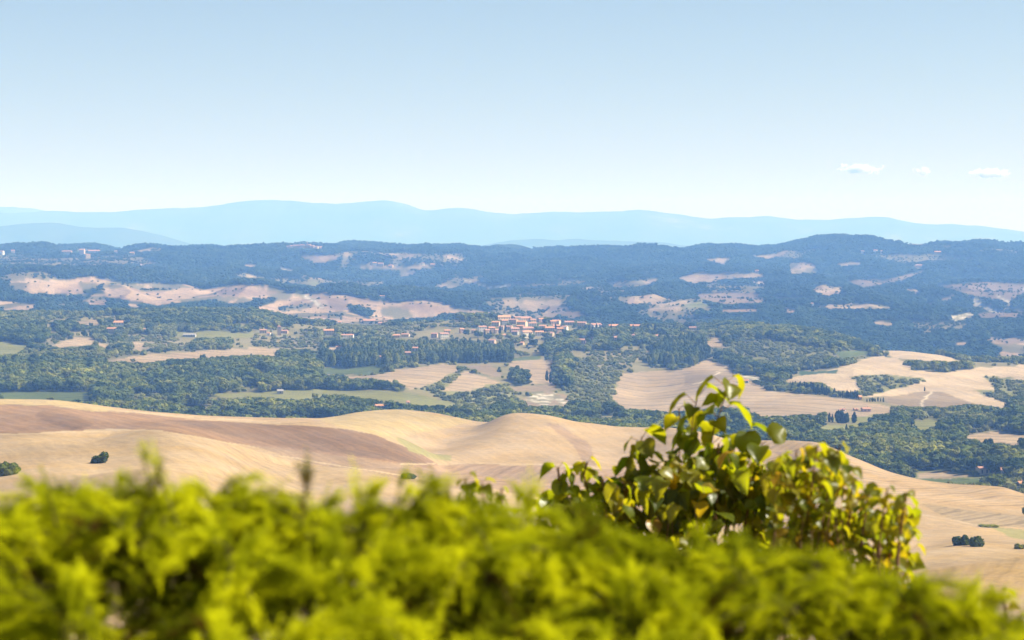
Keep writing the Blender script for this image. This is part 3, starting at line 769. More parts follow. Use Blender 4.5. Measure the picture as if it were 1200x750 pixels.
PROF_G = [(0, 267), (40, 265.5), (60, 265), (90, 268), (120, 267.5), (160, 272), (200, 279), (240, 290), (300, 300), (460, 296), (500, 291), (560, 288), (600, 282), (635, 279), (660, 281), (700, 280.5), (750, 281), (790, 286), (830, 290), (900, 295), (1200, 298)]
tag(range_mesh('mountains', PROF_H, 28500, 35000, 32500, -60, 0.85, 41, M_MT), 'long blue mountain range on the horizon', kind='structure')
tag(range_mesh('mountains_behind', PROF_H2, 35500, 38300, 37000, -60, 0.4, 45, M_MT), 'faint farther mountain ridge at the left', kind='structure')
tag(range_mesh('far_hills', PROF_G, 20500, 25000, 23000, -60, 0.5, 47, M_MT), 'low hazy hills in front of the mountains', kind='structure')

# ------------------------------------------------------------------ the air
zlo, zhi = float(min(Z.min(), -60 - 25)) - 1, HC + 760
hb = np.array([(x, y, z) for z in (zlo, zhi) for y in (-400, 39500) for x in (-52000, 52000)], float)
hf = np.array([(0, 2, 3, 1), (4, 5, 7, 6), (0, 1, 5, 4), (2, 6, 7, 3), (0, 4, 6, 2), (1, 3, 7, 5)])
m = new_mat('haze')
t = NT(m)
pv = t.n('ShaderNodeVolumePrincipled')
pv.inputs['Color'].default_value = (*HAZE_COLOR, 1)
pv.inputs['Absorption Color'].default_value = (1, 1, 1, 1)
pv.inputs['Density'].default_value = HAZE_DENSITY
pv.inputs['Anisotropy'].default_value = 0.0
t.out(None, pv.outputs[0])
tag(obj('haze', mesh_np('haze', hb, hf, False, [m])), 'thin blue summer haze', kind='stuff')

# ------------------------------------------------------------------ small clouds beyond the air box
M_CLOUD = new_mat('cloud')
t = NT(M_CLOUD)
tc = t.n('ShaderNodeTexCoord').outputs['Object']
ln_ = t.n('ShaderNodeVectorMath', operation='LENGTH')
t.l(tc, ln_.inputs[0])
oi = t.n('ShaderNodeObjectInfo').outputs['Location']
vm = t.n('ShaderNodeVectorMath', operation='ADD')
t.l(tc, vm.inputs[0]); t.l(oi, vm.inputs[1])
mp = t.n('ShaderNodeVectorMath', operation='MULTIPLY')
t.l(vm.outputs[0], mp.inputs[0])
mp.inputs[1].default_value = (3.2, 1.2, 1.1)
nz = t.noise(1.0, 5, 0.62, mp.outputs[0])
dn = t.math('ADD', t.math('SUBTRACT', 0.62, ln_.outputs['Value']), t.math('MULTIPLY', t.math('SUBTRACT', nz, 0.5), 2.6))
dn = t.math('MULTIPLY', t.math('MINIMUM', t.math('MAXIMUM', dn, 0.0), 0.5), 0.06)
pv = t.n('ShaderNodeVolumePrincipled')
pv.inputs['Color'].default_value = (1, 1, 1, 1)
pv.inputs['Anisotropy'].default_value = 0.2
t.l(dn, pv.inputs['Density'])
t.out(None, pv.outputs[0])

def ico(sub):
    import bmesh
    bm = bmesh.new()
    bmesh.ops.create_icosphere(bm, subdivisions=sub, radius=1)
    v = np.array([p.co[:] for p in bm.verts])
    f = np.array([[q.index for q in fc.verts] for fc in bm.faces])
    bm.free()
    return v, f
ICO = {s: ico(s) for s in (1, 2, 3)}

def join(parts):
    V, Fs, o = [], {}, 0
    for v, f in parts:
        V.append(v)
        Fs.setdefault(f.shape[1], []).append(f + o)
        o += len(v)
    return np.concatenate(V), [np.concatenate(x) for x in Fs.values()]

def cloud(x, y, wpx, hpx, label):
    Y = 43000
    v, f = ICO[3]
    o = obj('cloud', mesh_np('cloud', v, f, True, [M_CLOUD]))
    o.location = P(x, y, Y)
    o.scale = (wpx / 2 / F * Y, wpx / 5 / F * Y, hpx / 2 / F * Y)
    tag(o, label, 'cloud', 'small clouds over the mountains')
cloud(1007, 198, 70, 18, 'small flat white cloud, leftmost of the three at the right')
cloud(1082, 201, 30, 15, 'tiny round white cloud between the two longer clouds')
cloud(1160, 203, 66, 17, 'small flat white cloud nearest the right edge')

# ------------------------------------------------------------------ ground lookup
def ground(X, Y):
    """terrain height by bilinear lookup in the fan"""
    X, Y = np.asarray(X, float), np.asarray(Y, float)
    xp = 600 + X / Y * F
    ci = np.clip(np.searchsorted(XC, xp) - 1, 0, len(XC) - 2)
    ri = np.clip(np.searchsorted(YR, Y) - 1, 0, len(YR) - 2)
    tx = np.clip((xp - XC[ci]) / (XC[ci + 1] - XC[ci]), 0, 1)
    ty = np.clip((Y - YR[ri]) / (YR[ri + 1] - YR[ri]), 0, 1)
    return (Z[ri, ci] * (1 - tx) + Z[ri, ci + 1] * tx) * (1 - ty) + (Z[ri + 1, ci] * (1 - tx) + Z[ri + 1, ci + 1] * tx) * ty

def land_point(x, y, zone=None):
    """first land seen at photo pixel x, y (zone 0 near, 1 middle, 2 far)"""
    c = int(np.argmin(np.abs(XC - x)))
    zc = ZONE[:, c] == (zone or 0)
    zc &= YR < 9050
    ok = zc & (PY[:, c] <= y)
    r = int(np.argmax(ok)) if ok.any() else int(np.argmin(np.where(zc, PY[:, c], 1e9)))
    Y = YR[r]
    X = (x - 600) / F * Y
    return X, Y, float(ground(X, Y))

# ------------------------------------------------------------------ tree shapes
def tube(p0, p1, r0, r1, n=6):
    p0, p1 = np.array(p0, float), np.array(p1, float)
    d = p1 - p0
    d /= np.linalg.norm(d)
    a = np.cross(d, (0.3, 0.9, 0.1)); a /= np.linalg.norm(a)
    b = np.cross(d, a)
    th = np.linspace(0, 2 * math.pi, n, endpoint=False)
    ring = np.cos(th)[:, None] * a + np.sin(th)[:, None] * b
    v = np.concatenate([p0 + ring * r0, p1 + ring * r1])
    i = np.arange(n)
    return v, np.stack([i, (i + 1) % n, (i + 1) % n + n, i + n], 1)

def leaf_cards(r, centers, normals, size):
    n = len(centers)
    nn = normals + r.normal(size=(n, 3)) * 0.7
    nn /= np.linalg.norm(nn, axis=1)[:, None]
    a = np.cross(nn, r.normal(size=(n, 3)))
    a /= np.linalg.norm(a, axis=1)[:, None]
    b = np.cross(nn, a)
    s = size * r.uniform(.6, 1.3, (n, 1))
    v = np.stack([centers - a * s, centers + b * s * .7, centers + a * s, centers - b * s * .7], 1).reshape(-1, 3)
    return v, np.arange(4 * n).reshape(n, 4)

def crown_parts(r, kind, sub, nblob, nleaf):
    """unit height, base at 0"""
    parts, cs, ns = [], [], []
    v0, f0 = ICO[sub]
    if kind == 'cypress':
        blobs = [((r.uniform(-.02, .02), r.uniform(-.02, .02), z), (rad * r.uniform(.85, 1.15), rad * r.uniform(.85, 1.15), .16)) for z, rad in ((.14, .075), (.28, .10), (.42, .105), (.56, .095), (.70, .075), (.82, .05), (.91, .028))]
    elif kind == 'tall':
        blobs = [((r.uniform(-.05, .05), r.uniform(-.05, .05), z), (rad * r.uniform(.8, 1.2), rad * r.uniform(.8, 1.2), .17)) for z, rad in ((.25, .15), (.4, .18), (.55, .19), (.7, .16), (.84, .11))]
    elif kind == 'bush':
        blobs = [((r.uniform(-.55, .55), r.uniform(-.4, .4), r.uniform(.25, .6)), (r.uniform(.28, .5),) * 2 + (r.uniform(.28, .4),)) for _ in range(nblob)]
    else:
        blobs = [((0, 0, .55), (.30, .30, .30))]
        for k in range(nblob):
            a, z = r.uniform(0, 6.283), r.uniform(.32, .82)
            q = .30 * math.sqrt(max(.1, 1 - ((z - .55) / .42) ** 2))
            s = r.uniform(.13, .22)
            blobs.append(((q * math.cos(a), q * math.sin(a), z), (s, s, s * .85)))
    for c, s in blobs:
        v = v0 * (1 + (r.random((len(v0), 1)) - .5) * .8) * np.array(s) + np.array(c)
        parts.append((v, f0))
        m = max(1, int(nleaf / len(blobs)))
        u = r.normal(size=(m, 3)); u /= np.linalg.norm(u, axis=1)[:, None]
        cs.append(u * np.array(s) * r.uniform(.95, 1.22, (m, 1)) + np.array(c))
        ns.append(u)
    if nleaf:
        parts.append(leaf_cards(r, np.concatenate(cs), np.concatenate(ns), .045 if kind in ('cypress', 'tall') else (.085 if kind == 'bush' else .065)))
    return parts

def crown_mesh(name, kind, seed, sub=1, nblob=7, nleaf=160, mat=None):
    r = np.random.default_rng(seed)
    v, f = join(crown_parts(r, kind, sub, nblob, nleaf))
    return mesh_np(name, v, f, False, [mat])

def trunk_mesh(name, kind, seed):
    r = np.random.default_rng(seed)
    parts = [tube((0, 0, -.06), (.01, 0, .45), .035, .018)]
    if kind == 'broad':
        for k in range(4):
            a = r.uniform(0, 6.28)
            parts.append(tube((.005, 0, r.uniform(.2, .35)), (.2 * math.cos(a), .2 * math.sin(a), r.uniform(.5, .65)), .016, .006, 5))
    v, f = join(parts)
    return mesh_np(name, v, f, True, [M_BARK])

# ------------------------------------------------------------------ where the woods stand
rH = np.random.default_rng(21)
for (x, y, wp, hp, *_r) in HOUSES:
    cov = far if _r[2].find('far') >= 0 or 'ridge' in _r[2] or 'hamlet' in _r[2] or 'pale bare hill' in _r[2] else mid
    cov.put(CL['house'], [(x - wp / 2 - .5, y - hp * .75), (x + wp / 2 + .5, y - hp * .75), (x + wp / 2 + .5, y + .6), (x - wp / 2 - .5, y + .6)])

def scatter(Y0, Y1, spacing, zone, seed, xm=170):
    r = np.random.default_rng(seed)
    out = []
    y = Y0
    X0 = (600 + xm) / F
    gx = np.arange(-X0 * Y1, X0 * Y1, spacing)
    gy = np.arange(Y0, Y1, spacing)
    X, Y = np.meshgrid(gx, gy)
    X = (X + r.uniform(-.48, .48, X.shape) * spacing).ravel()
    Y = (Y + r.uniform(-.48, .48, Y.shape) * spacing).ravel()
    xp = 600 + X / Y * F
    k = np.abs(xp - 600) < 600 + xm
    X, Y, xp = X[k], Y[k], xp[k]
    ci = np.clip(np.searchsorted(XC, xp), 0, len(XC) - 1)
    e0, e1 = EDGE_NM[ci], EDGE_MF[ci]
    k = (Y >= e0) & (Y < e1) if zone == 1 else (Y >= e1)
    X, Y, xp, ci = X[k], Y[k], xp[k], ci[k]
    z = ground(X, Y)
    py = YH + (HC - z) / Y * F
    cov = mid if zone == 1 else far
    j1, j2 = warp(X, Y, zone)
    cid = cover(X, Y, xp + j1, py + j2, zone)
    den = np.array([c['tree'] for c in CLS])[cid]
    lo = np.array([c['lo'] for c in CLS], float)[cid]
    hi = np.array([c['hi'] for c in CLS], float)[cid]
    kinds = np.array([{'open': 0, 'broad': 1, 'mixed': 2, 'scrub': 3, 'tall': 4, 'far': 5}[c['kind']] for c in CLS])[cid]
    if zone == 1:
        n = fbm(X / 120, Y / 150, 91, 4)
        mx = kinds == 2
        den = np.where(mx, np.clip((n - .42) * 4.4, 0.10, .85), den)
        hi = np.where(mx, 5 + 7.5 * np.clip((n - .4) * 4, 0, 1), hi)
        kinds = np.where(mx & (r.random(len(X)) < .45), 3, kinds)
        # the ground behind the golden hill that nobody sees still carries its wood
        hid = py > RUN[np.clip(np.searchsorted(YR, Y), 0, nr - 1), ci] + 3
        kinds = np.where(hid & (kinds == 2), 1, kinds)
    else:
        n = fbm(X / 300, Y / 420, 95, 4)
        den = np.where(cid == CL['forest'], np.where(n > .40, .93, .55), den)
    h = lo + (hi - lo) * r.random(len(X)) ** 0.8
    if zone == 1: den = den * np.clip((fbm(X / 24, Y / 30, 331, 2) - .22) * 5, .25, 1)
    keep = r.random(len(X)) < den
    # trees on the near side of an open field stop short of its lower edge
    hpx = h / Y * F
    openc = np.array([c['kind'] == 'open' for c in CLS])
    lim = np.ones(len(X))
    for fr in (0.95, 0.75, 0.55, 0.35, 0.2):
        o = openc[cov.at(xp, py - hpx * fr)] & (xp > 0) & (xp < 1200)
        lim = np.where(o & ((kinds > 0) | (zone == 1)), fr - .08, lim)
    lim = np.where(r.random(len(X)) < .04, np.maximum(lim, .6), lim)
    h = h * np.clip(lim, 0, 1)
    keep &= h > 1.8
    run = RUN[np.clip(np.searchsorted(YR, Y) - 1, 0, nr - 1), ci]
    keep &= (py - h / Y * F) < run + 6
    return X[keep], Y[keep], z[keep], h[keep], kinds[keep], xp[keep], py[keep], run[keep]

tX, tY, tZ, tH, tK, tPX, tPY, tRUN = scatter(1600, 4420, 7.6, 1, 31)
fX, fY, fZ, fH, fK, fPX, fPY, fRUN = scatter(3850, 9350, 11.0, 2, 37)

# how much of each middle tree is in view, nearest first
GW, GH = 2400, 1600
filled = np.zeros((GH, GW), bool)
seen = np.zeros(len(tX))
order = np.argsort(tY)
for i in order:
    hp, cx, by = tH[i] / tY[i] * F, tPX[i], tPY[i]
    wp = hp * {0: .95, 1: .72, 2: .72, 3: .95, 4: .4}[int(tK[i])]
    y0, y1 = int((by - hp) * 2), int(min(by, tRUN[i]) * 2) + 1
    x0, x1 = int((cx - wp / 2) * 2), int((cx + wp / 2) * 2) + 1
    if x1 <= 0 or x0 >= GW or y1 <= y0 or y0 < 0 or y1 >= GH: continue
    x0, x1 = max(0, x0), min(GW, x1)
    s = filled[y0:y1, x0:x1]
    seen[i] = (~s).sum()
    s[:] = True

# ------------------------------------------------------------------ woods as one mass each (geometry nodes), beyond the trees built one by one
def source(kinds, count, sub, nblob, nleaf, mat, tag_):
    c = bpy.data.collections.new(tag_)
    for i in range(count):
        k = kinds[i % len(kinds)]
        me = crown_mesh(tag_ + '_crown', k, 500 + i * 7 + len(tag_), sub, nblob, nleaf, mat)
        o = bpy.data.objects.new(tag_ + '_crown', me)
        c.objects.link(o)
    return c

def wood(name, label, X, Y, Zb, Hh, src, nsrc, wide, seed):
    r = np.random.default_rng(seed)
    n = len(X)
    me = bpy.data.meshes.new(name)
    me.vertices.add(n)
    me.vertices.foreach_set('co', np.stack([X, Y, Zb - .4], 1).astype(np.float32).ravel())
    a = me.attributes.new('scl', 'FLOAT_VECTOR', 'POINT')
    ww = r.uniform(.75, 1.45, n) * wide
    a.data.foreach_set('vector', np.stack([Hh * ww, Hh * ww, Hh * r.uniform(.95, 1.1, n)], 1).astype(np.float32).ravel())
    a = me.attributes.new('rot', 'FLOAT_VECTOR', 'POINT')
    a.data.foreach_set('vector', np.stack([0 * X, 0 * X, r.uniform(0, 6.283, n)], 1).astype(np.float32).ravel())
    a = me.attributes.new('idx', 'INT', 'POINT')
    a.data.foreach_set('value', r.integers(0, nsrc, n).astype(np.int32))
    o = obj(name, me)
    ng = bpy.data.node_groups.new(name, 'GeometryNodeTree')
    ng.interface.new_socket('Geometry', in_out='INPUT', socket_type='NodeSocketGeometry')
    ng.interface.new_socket('Geometry', in_out='OUTPUT', socket_type='NodeSocketGeometry')
    N = ng.nodes
    gi, go = N.new('NodeGroupInput'), N.new('NodeGroupOutput')
    ip, cinf = N.new('GeometryNodeInstanceOnPoints'), N.new('GeometryNodeCollectionInfo')
    cinf.inputs['Collection'].default_value = src
    cinf.inputs['Separate Children'].default_value = True
    cinf.inputs['Reset Children'].default_value = True
    ip.inputs['Pick Instance'].default_value = True
    def attr(nm, typ):
        q = N.new('GeometryNodeInputNamedAttribute')
        q.data_type = typ
        q.inputs[0].default_value = nm
        return q.outputs[0]
    L = ng.links.new
    L(gi.outputs[0], ip.inputs['Points'])
    L(cinf.outputs[0], ip.inputs['Instance'])
    L(attr('idx', 'INT'), ip.inputs['Instance Index'])
    L(attr('rot', 'FLOAT_VECTOR'), ip.inputs['Rotation'])
    L(attr('scl', 'FLOAT_VECTOR'), ip.inputs['Scale'])
    L(ip.outputs[0], go.inputs[0])
    md = o.modifiers.new('scatter', 'NODES')
    md.node_group = ng
    return tag(o, label, kind='stuff')

inview = (tPX > 2) & (tPX < 1198)
bsel = np.where(inview & ((tK == 1) | (tK == 2)) & (tH > 5))[0]
bsel = bsel[np.argsort(-seen[bsel])][:270]
tsel = np.where(inview & (tK == 4) & (tH > 8))[0]
tsel = tsel[np.argsort(-seen[tsel])][:110]
ind = np.zeros(len(tX), bool)
ind[bsel] = True
ind[tsel] = True
src_b = source(['broad'], 6, 1, 8, 260, M_BROAD, 'woodland')
src_s = source(['bush'], 5, 1, 5, 200, M_SCRUB, 'scrubland')
src_t = source(['tall'], 4, 1, 5, 150, M_BROAD, 'tall_woodland')
src_f = source(['broad'], 5, 1, 4, 24, M_FAR, 'far_forest')
q = ~ind & ((tK == 1) | (tK == 2))
wood('woodland', 'dark green woods and hedgerows over the middle hills', tX[q], tY[q], tZ[q], tH[q], src_b, 6, 1.1, 1)
q = ~ind & ((tK == 3) | (tK == 0))
wood('scrubland', 'light green scrub and olive bushes on the middle slopes', tX[q], tY[q], tZ[q], tH[q], src_s, 5, .9, 2)
q = ~ind & (tK == 4)
wood('tall_woodland', 'stands of tall narrow trees on the middle hills', tX[q], tY[q], tZ[q], tH[q], src_t, 4, 1.0, 3)
wood('far_forest', 'blue green forest covering the far ridge', fX, fY, fZ, fH * 1.15, src_f, 5, 1.25, 4)
print('TREES mid', len(tX), 'far', len(fX), 'ind', ind.sum())

# ------------------------------------------------------------------ trees built one by one
def make_tree(name, kind, i, mat, sub=2, nblob=9, nleaf=420):
    root = empty(name, (0, 0, 0))
    obj('crown', crown_mesh('crown', kind, 900 + i, sub, nblob, nleaf, mat), root)
    obj('trunk', trunk_mesh('trunk', kind, 950 + i), root)
    return root

def place(root, first, X, Y, z, h, wide, label, cat, group=None):
    o = root if first else copy_tree(root)
    o.location = (X, Y, z - .1)
    o.rotation_euler = (0, 0, random.uniform(0, 6.28))
    o.scale = (h * wide, h * wide, h)
    for k in ('label', 'category', 'group'):
        if k in o: del o[k]
    tag(o, label, cat, group)
    return o

protos = [make_tree('broadleaf_tree', 'broad', i, M_BROAD) for i in range(5)]
usedp = [False] * 5
def wood_name(x, y, Y):
    if x < 300 and y > 440: return 'the dark wood behind the brown field'
    if x < 380 and y > 415: return 'the broad dark wood on the left slope'
    if x < 620 and y > 462: return 'the tree belt behind the golden dome field'
    if x < 620 and y > 436: return 'the gullies between pale middle fields'
    if x < 300: return 'the left slopes around the white villas'
    if x < 560: return 'the slope left of the village'
    if x < 730 and y > 462: return 'the wood by the grey farm building'
    if x < 730: return 'the steep green slope below the village'
    if x < 1060 and y > 480: return 'the valley wood above the shrub'
    if x >= 1060 and y > 470: return 'the dark valley wood at the right'
    if y > 430: return 'the edges of the pale fields at the right'
    return 'the wooded hill right of the village'
for i in bsel:
    k = random.randrange(5)
    big = tH[i] > 10.5
    wn = wood_name(tPX[i], tPY[i], tY[i])
    place(protos[k], not usedp[k], tX[i], tY[i], tZ[i], tH[i], random.uniform(.95, 1.25), f"{'tall' if big else 'low'} rounded dark tree in {wn}", 'tree', ('tall' if big else 'low') + ' trees of ' + wn)
    usedp[k] = True
tp = [make_tree('slender_tree', 'tall', i + 20, M_BROAD) for i in range(3)]
usedt = [False] * 3
for i in tsel:
    k = random.randrange(3)
    wn = 'the row above the pale middle fields' if tPX[i] < 640 else 'the dense plantation above the beige field'
    place(tp[k], not usedt[k], tX[i], tY[i], tZ[i], tH[i], random.uniform(.9, 1.15), f'tall narrow dark tree in {wn}', 'tree', 'tall narrow trees of ' + wn)
    usedt[k] = True

cp = [make_tree('cypress_tree', 'cypress', i + 40, M_CYP, 2, 7, 300) for i in range(3)]
usedc = [False] * 3
def cypress(x, y, hp, label, group=None, wide=None):
    X, Y, z = land_point(x, y, 1)
    k = random.randrange(3)
    place(cp[k], not usedc[k], X, Y, z, hp / F * Y, wide or random.uniform(.85, 1.3), label, 'cypress', group)
    usedc[k] = True
cl = 'dark cypress in the left part of the rows along the pale field edge'
for x, y, h in [(915, 445, 6), (918, 444, 7), (921, 445, 7), (923, 445, 6), (926, 456, 8), (929, 457, 9), (932, 455, 8)]:
    cypress(x, y, h, 'dark cypress beside the red roofed farmhouse', 'cypresses beside the farmhouse', 1.3)
for x in np.arange(935, 974, 2.6):
    cypress(x, 459 + (x - 935) * .13 + random.uniform(-.6, .6), random.uniform(8, 13), 'dark cypress in the dense long row on the pale field edge', 'cypresses of the long row', random.uniform(1.2, 1.8))
for x in np.arange(978, 1006, 2.4):
    cypress(x, 465.5 + (x - 978) * .1 + random.uniform(-.4, .4), random.uniform(6, 10), 'dark cypress in the short row right of the gap', 'cypresses of the short row', random.uniform(1.2, 1.8))
for x in np.arange(1016, 1036, 3.2):
    cypress(x, 471 + random.uniform(-.5, .5), random.uniform(3.5, 5.5), 'small cypress in the low row past the pink ruined hut', 'cypresses past the ruined hut', 1.5)
cypress(1083.5, 459, 5, 'tiny lone cypress on the crest of the pale hill beside the track', None, 1.5)
for x, y, h, wd, lb in [(972, 494.5, 10, 1.5, 'slim round topped cypress, leftmost of the group by the meadow'), (975.5, 495, 9, 1.4, 'slim cypress touching the leftmost one by the meadow'),
                        (993.5, 495, 10.5, 1.6, 'narrow cypress between the big round tree and the broad one'), (1001, 495.5, 12, 2.1, 'broad oval cypress, rightmost of the group by the meadow'),
                        (992, 507, 9, 1.4, 'cypress in front of the meadow, left one of the pair'), (1008, 506, 10, 1.3, 'cypress in front of the meadow, right one of the pair')]:
    cypress(x, y, h, lb, None, wd)
for x in [1060, 1064, 1068, 1036, 1041, 1047, 1052, 1056, 1072]:
    cypress(x, 510 + random.uniform(-3, 3), random.uniform(9, 12), 'pointed cypress in front of the right meadow', 'pointed cypresses by the right meadow', 1.2)
for x in list(np.arange(318, 336, 2.6)) + [305, 310]:
    cypress(x, 374.5, random.uniform(5.5, 8), 'pointed cypress on the crest beside the pale bare hill', 'pointed cypresses on the crest', 1.3)
for x, y in [(641, 446), (645, 449), (655, 452), (658, 454), (664, 456), (667, 455), (660, 450)]:
    cypress(x, y, random.uniform(10, 14), 'dark cypress on the slope right of the square field', 'cypresses right of the square field', 1.4)
for x in np.arange(686, 800, 4.3):
    cypress(x, 389 + random.uniform(-1.5, 2.5), random.uniform(6, 9), 'dark cypress in the line below the right end of the village', 'cypresses below the village', random.uniform(1.1, 1.6))
for x, y, h in [(651, 386, 7), (592, 390, 9), (586, 393, 10), (600, 373, 6), (621, 373, 5), (630, 373, 5), (575, 395, 8), (568, 396, 7)]:
    cypress(x, y, h, 'dark cypress standing among the village houses', 'cypresses among the village houses', 1.3)

# round trees standing between the houses
for x, y, h in [(597, 384, 6), (607, 384, 5), (630, 390, 8), (638, 391, 7), (571, 388, 6), (583, 390, 6), (648, 394, 6), (622, 399, 9), (598, 398, 8), (612, 399, 8), (640, 398, 9), (585, 400, 9), (571, 399, 9), (560, 396, 9), (655, 398, 9), (546, 394, 8), (662, 392, 7), (632, 384, 5), (604, 405, 10), (594, 406, 10), (625, 407, 10)]:
    X, Y, z = land_point(x, y, 1)
    k = random.randrange(5)
    place(protos[k], not usedp[k], X, Y, z, h / F * Y, random.uniform(1.0, 1.4), 'round dark green tree standing between the village houses', 'tree', 'trees between the village houses')
    usedp[k] = True
def bush(x, y, wp, hp, label, zone=0, mat=None, tilt=0.0):
    X, Y, z = land_point(x, y, zone)
    root = empty('bush', (X, Y, z - .15), random.uniform(-.3, .3))
    hh, ww = hp / F * Y, wp / F * Y
    me = crown_mesh('foliage', 'bush', int(x), 2, 9, 700, mat or M_BROAD)
    o = obj('foliage', me, root)
    o.scale = (ww / 1.75, ww / 2.4, hh / .88)
    s = obj('stem', trunk_mesh('stem', 'broad', int(x) + 1), root)
    s.scale = (hh * .8, hh * .8, hh * .8)
    root.rotation_euler.y = tilt
    tag(root, label, 'bush')
bush(117, 543, 26, 10, 'leaning dark bush alone on the bright wheat slope', tilt=-.45)
bush(9, 557, 26, 14, 'dark bush at the left edge on the wheat slope')
bush(479, 561.5, 16, 7, 'low dark bush in the tan field above the hedge')
bush(1126, 639, 21, 11, 'wide dark bush, left one of the pair on the golden field')
bush(1144, 641, 17, 12.5, 'round dark bush, right one of the pair on the golden field')
bush(1195, 643.5, 12, 6, 'small dark bush on the golden field near the right edge')
bush(1201, 603, 8, 8, 'dark bush cut by the right edge above the golden field')
bush(1157, 618, 24, 3, 'flat strip of green scrub in a fold of the golden field')
bush(986, 496, 15, 14, 'big round evergreen between the cypresses by the meadow', 1, M_CYP)

# ------------------------------------------------------------------ houses
WALL = [(0.50, 0.40, 0.29), (0.66, 0.61, 0.52), (0.46, 0.32, 0.245), (0.43, 0.32, 0.215), (0.32, 0.305, 0.28)]
M_WALL = [plain_mat('plaster_' + n, c, 0.6, 0.12) for n, c in zip(WALLN, WALL)]
M_ROOF = [plain_mat('roof_tiles', (0.37, 0.20, 0.14), 0.9, 0.3), plain_mat('orange_roof_tiles', (0.47, 0.23, 0.12), 0.9, 0.25), plain_mat('grey_roof', (0.27, 0.25, 0.24), 0.9, 0.2)]
M_WIN = plain_mat('window_shutters', (0.07, 0.065, 0.06), 1.0, 0.2, 0.4)

def box(x0, x1, y0, y1, z0, z1):
    v = np.array([(x, y, z) for z in (z0, z1) for y in (y0, y1) for x in (x0, x1)], float)
    f = np.array([(0, 2, 3, 1), (4, 5, 7, 6), (0, 1, 5, 4), (2, 6, 7, 3), (0, 4, 6, 2), (1, 3, 7, 5)])
    return v, f

WINS = {}
def house(x, y, wp, hp, wall, roof, label, turn, group, tower):
    fz = 2 if ('far' in label or 'ridge' in label or 'hamlet' in label or 'pale bare hill' in label) else 1
    X, Y, z = land_point(x, y, fz)
    W, Ht = wp / F * Y, hp / F * Y
    if tower:
        Dp, rh = W, W * .35
    else:
        Dp = min(max(7.0, W * .55), 13.0)
        rh = min(Dp * .22, Ht * .42)
    th = R(turn)
    W = max(W * .75, W - Dp * abs(math.sin(th))) / math.cos(th) if not tower else W * .85
    hw = Ht - rh
    root = empty('bell_tower' if tower else 'house', (X, Y + Dp * .3, z), th)
    tag(root, label, 'bell tower' if tower else 'house', group)
    wv, wf = box(-W / 2, W / 2, -Dp / 2, Dp / 2, -2.5, hw)
    if not tower:   # gable ends
        n = len(wv)
        gv = np.array([(-W / 2, -Dp / 2, hw), (-W / 2, Dp / 2, hw), (-W / 2, 0, hw + rh * .93), (W / 2, -Dp / 2, hw), (W / 2, Dp / 2, hw), (W / 2, 0, hw + rh * .93)])
        me = mesh_np('wall', np.concatenate([wv, gv]), [wf, np.array([(8, 10, 9), (11, 12, 13)])], False, [M_WALL[wall]])
    else:
        me = mesh_np('wall', wv, wf, False, [M_WALL[wall]])
    obj('wall', me, root)
    e, tk = .45, .22
    if tower:
        a = W / 2 + .3
        rv = np.array([(-a, -a, hw + .01), (a, -a, hw + .01), (a, a, hw + .01), (-a, a, hw + .01), (0, 0, hw + rh)])
        rm = mesh_np('roof', rv, [np.array([(0, 1, 4), (1, 2, 4), (2, 3, 4), (3, 0, 4)]), np.array([(3, 2, 1, 0)])], False, [M_ROOF[roof]])
    else:
        sl_ = rh / (Dp / 2)
        a, b = W / 2 + e, Dp / 2 + e
        ze = hw - e * sl_ + .03
        pr = [(-b, ze), (0, hw + rh + .03), (b, ze), (b, ze + tk), (0, hw + rh + .03 + tk), (-b, ze + tk)]
        rv = np.array([(sx, py_, pz) for sx in (-a, a) for py_, pz in pr])
        q4 = [(i, (i + 1) % 6, (i + 1) % 6 + 6, i + 6) for i in range(6)] + [(0, 5, 4, 1), (1, 4, 3, 2), (6, 7, 10, 11), (7, 8, 9, 10)]
        rm = mesh_np('roof', rv, np.array(q4), False, [M_ROOF[roof]])
    ro = obj('roof', rm, root)
    if fz == 1 and not tower and wp >= 7:
        cvx = box(W * .18, W * .18 + .8, -.3 + Dp * .12, .5 + Dp * .12, hw + rh * .3, hw + rh + 1.1)
        obj('chimney', mesh_np('chimney', *cvx[:1], cvx[1], False, [M_WALL[wall]]), ro)
    if fz == 1:
        nw = max(1, min(5, int(W / 3.4)))
        fl = [0.9] if hw < 4.2 else [0.9, hw - 2.3]
        if tower: nw, fl = 1, [hw - 2.8]
        for zz in fl:
            for i in range(nw):
                wx = (i + .5) / nw * W - W / 2
                if 'window' not in WINS:
                    WINS['window'] = mesh_np('window', *box(-.55, .55, -.08, .08, 0, 1.6)[:1], box(0, 1, 0, 1, 0, 1)[1], False, [M_WIN])
                wo = obj('window', WINS['window'], root)
                wo.location = (wx, -Dp / 2, zz)
    return root
for h in HOUSES:
    house(*h)

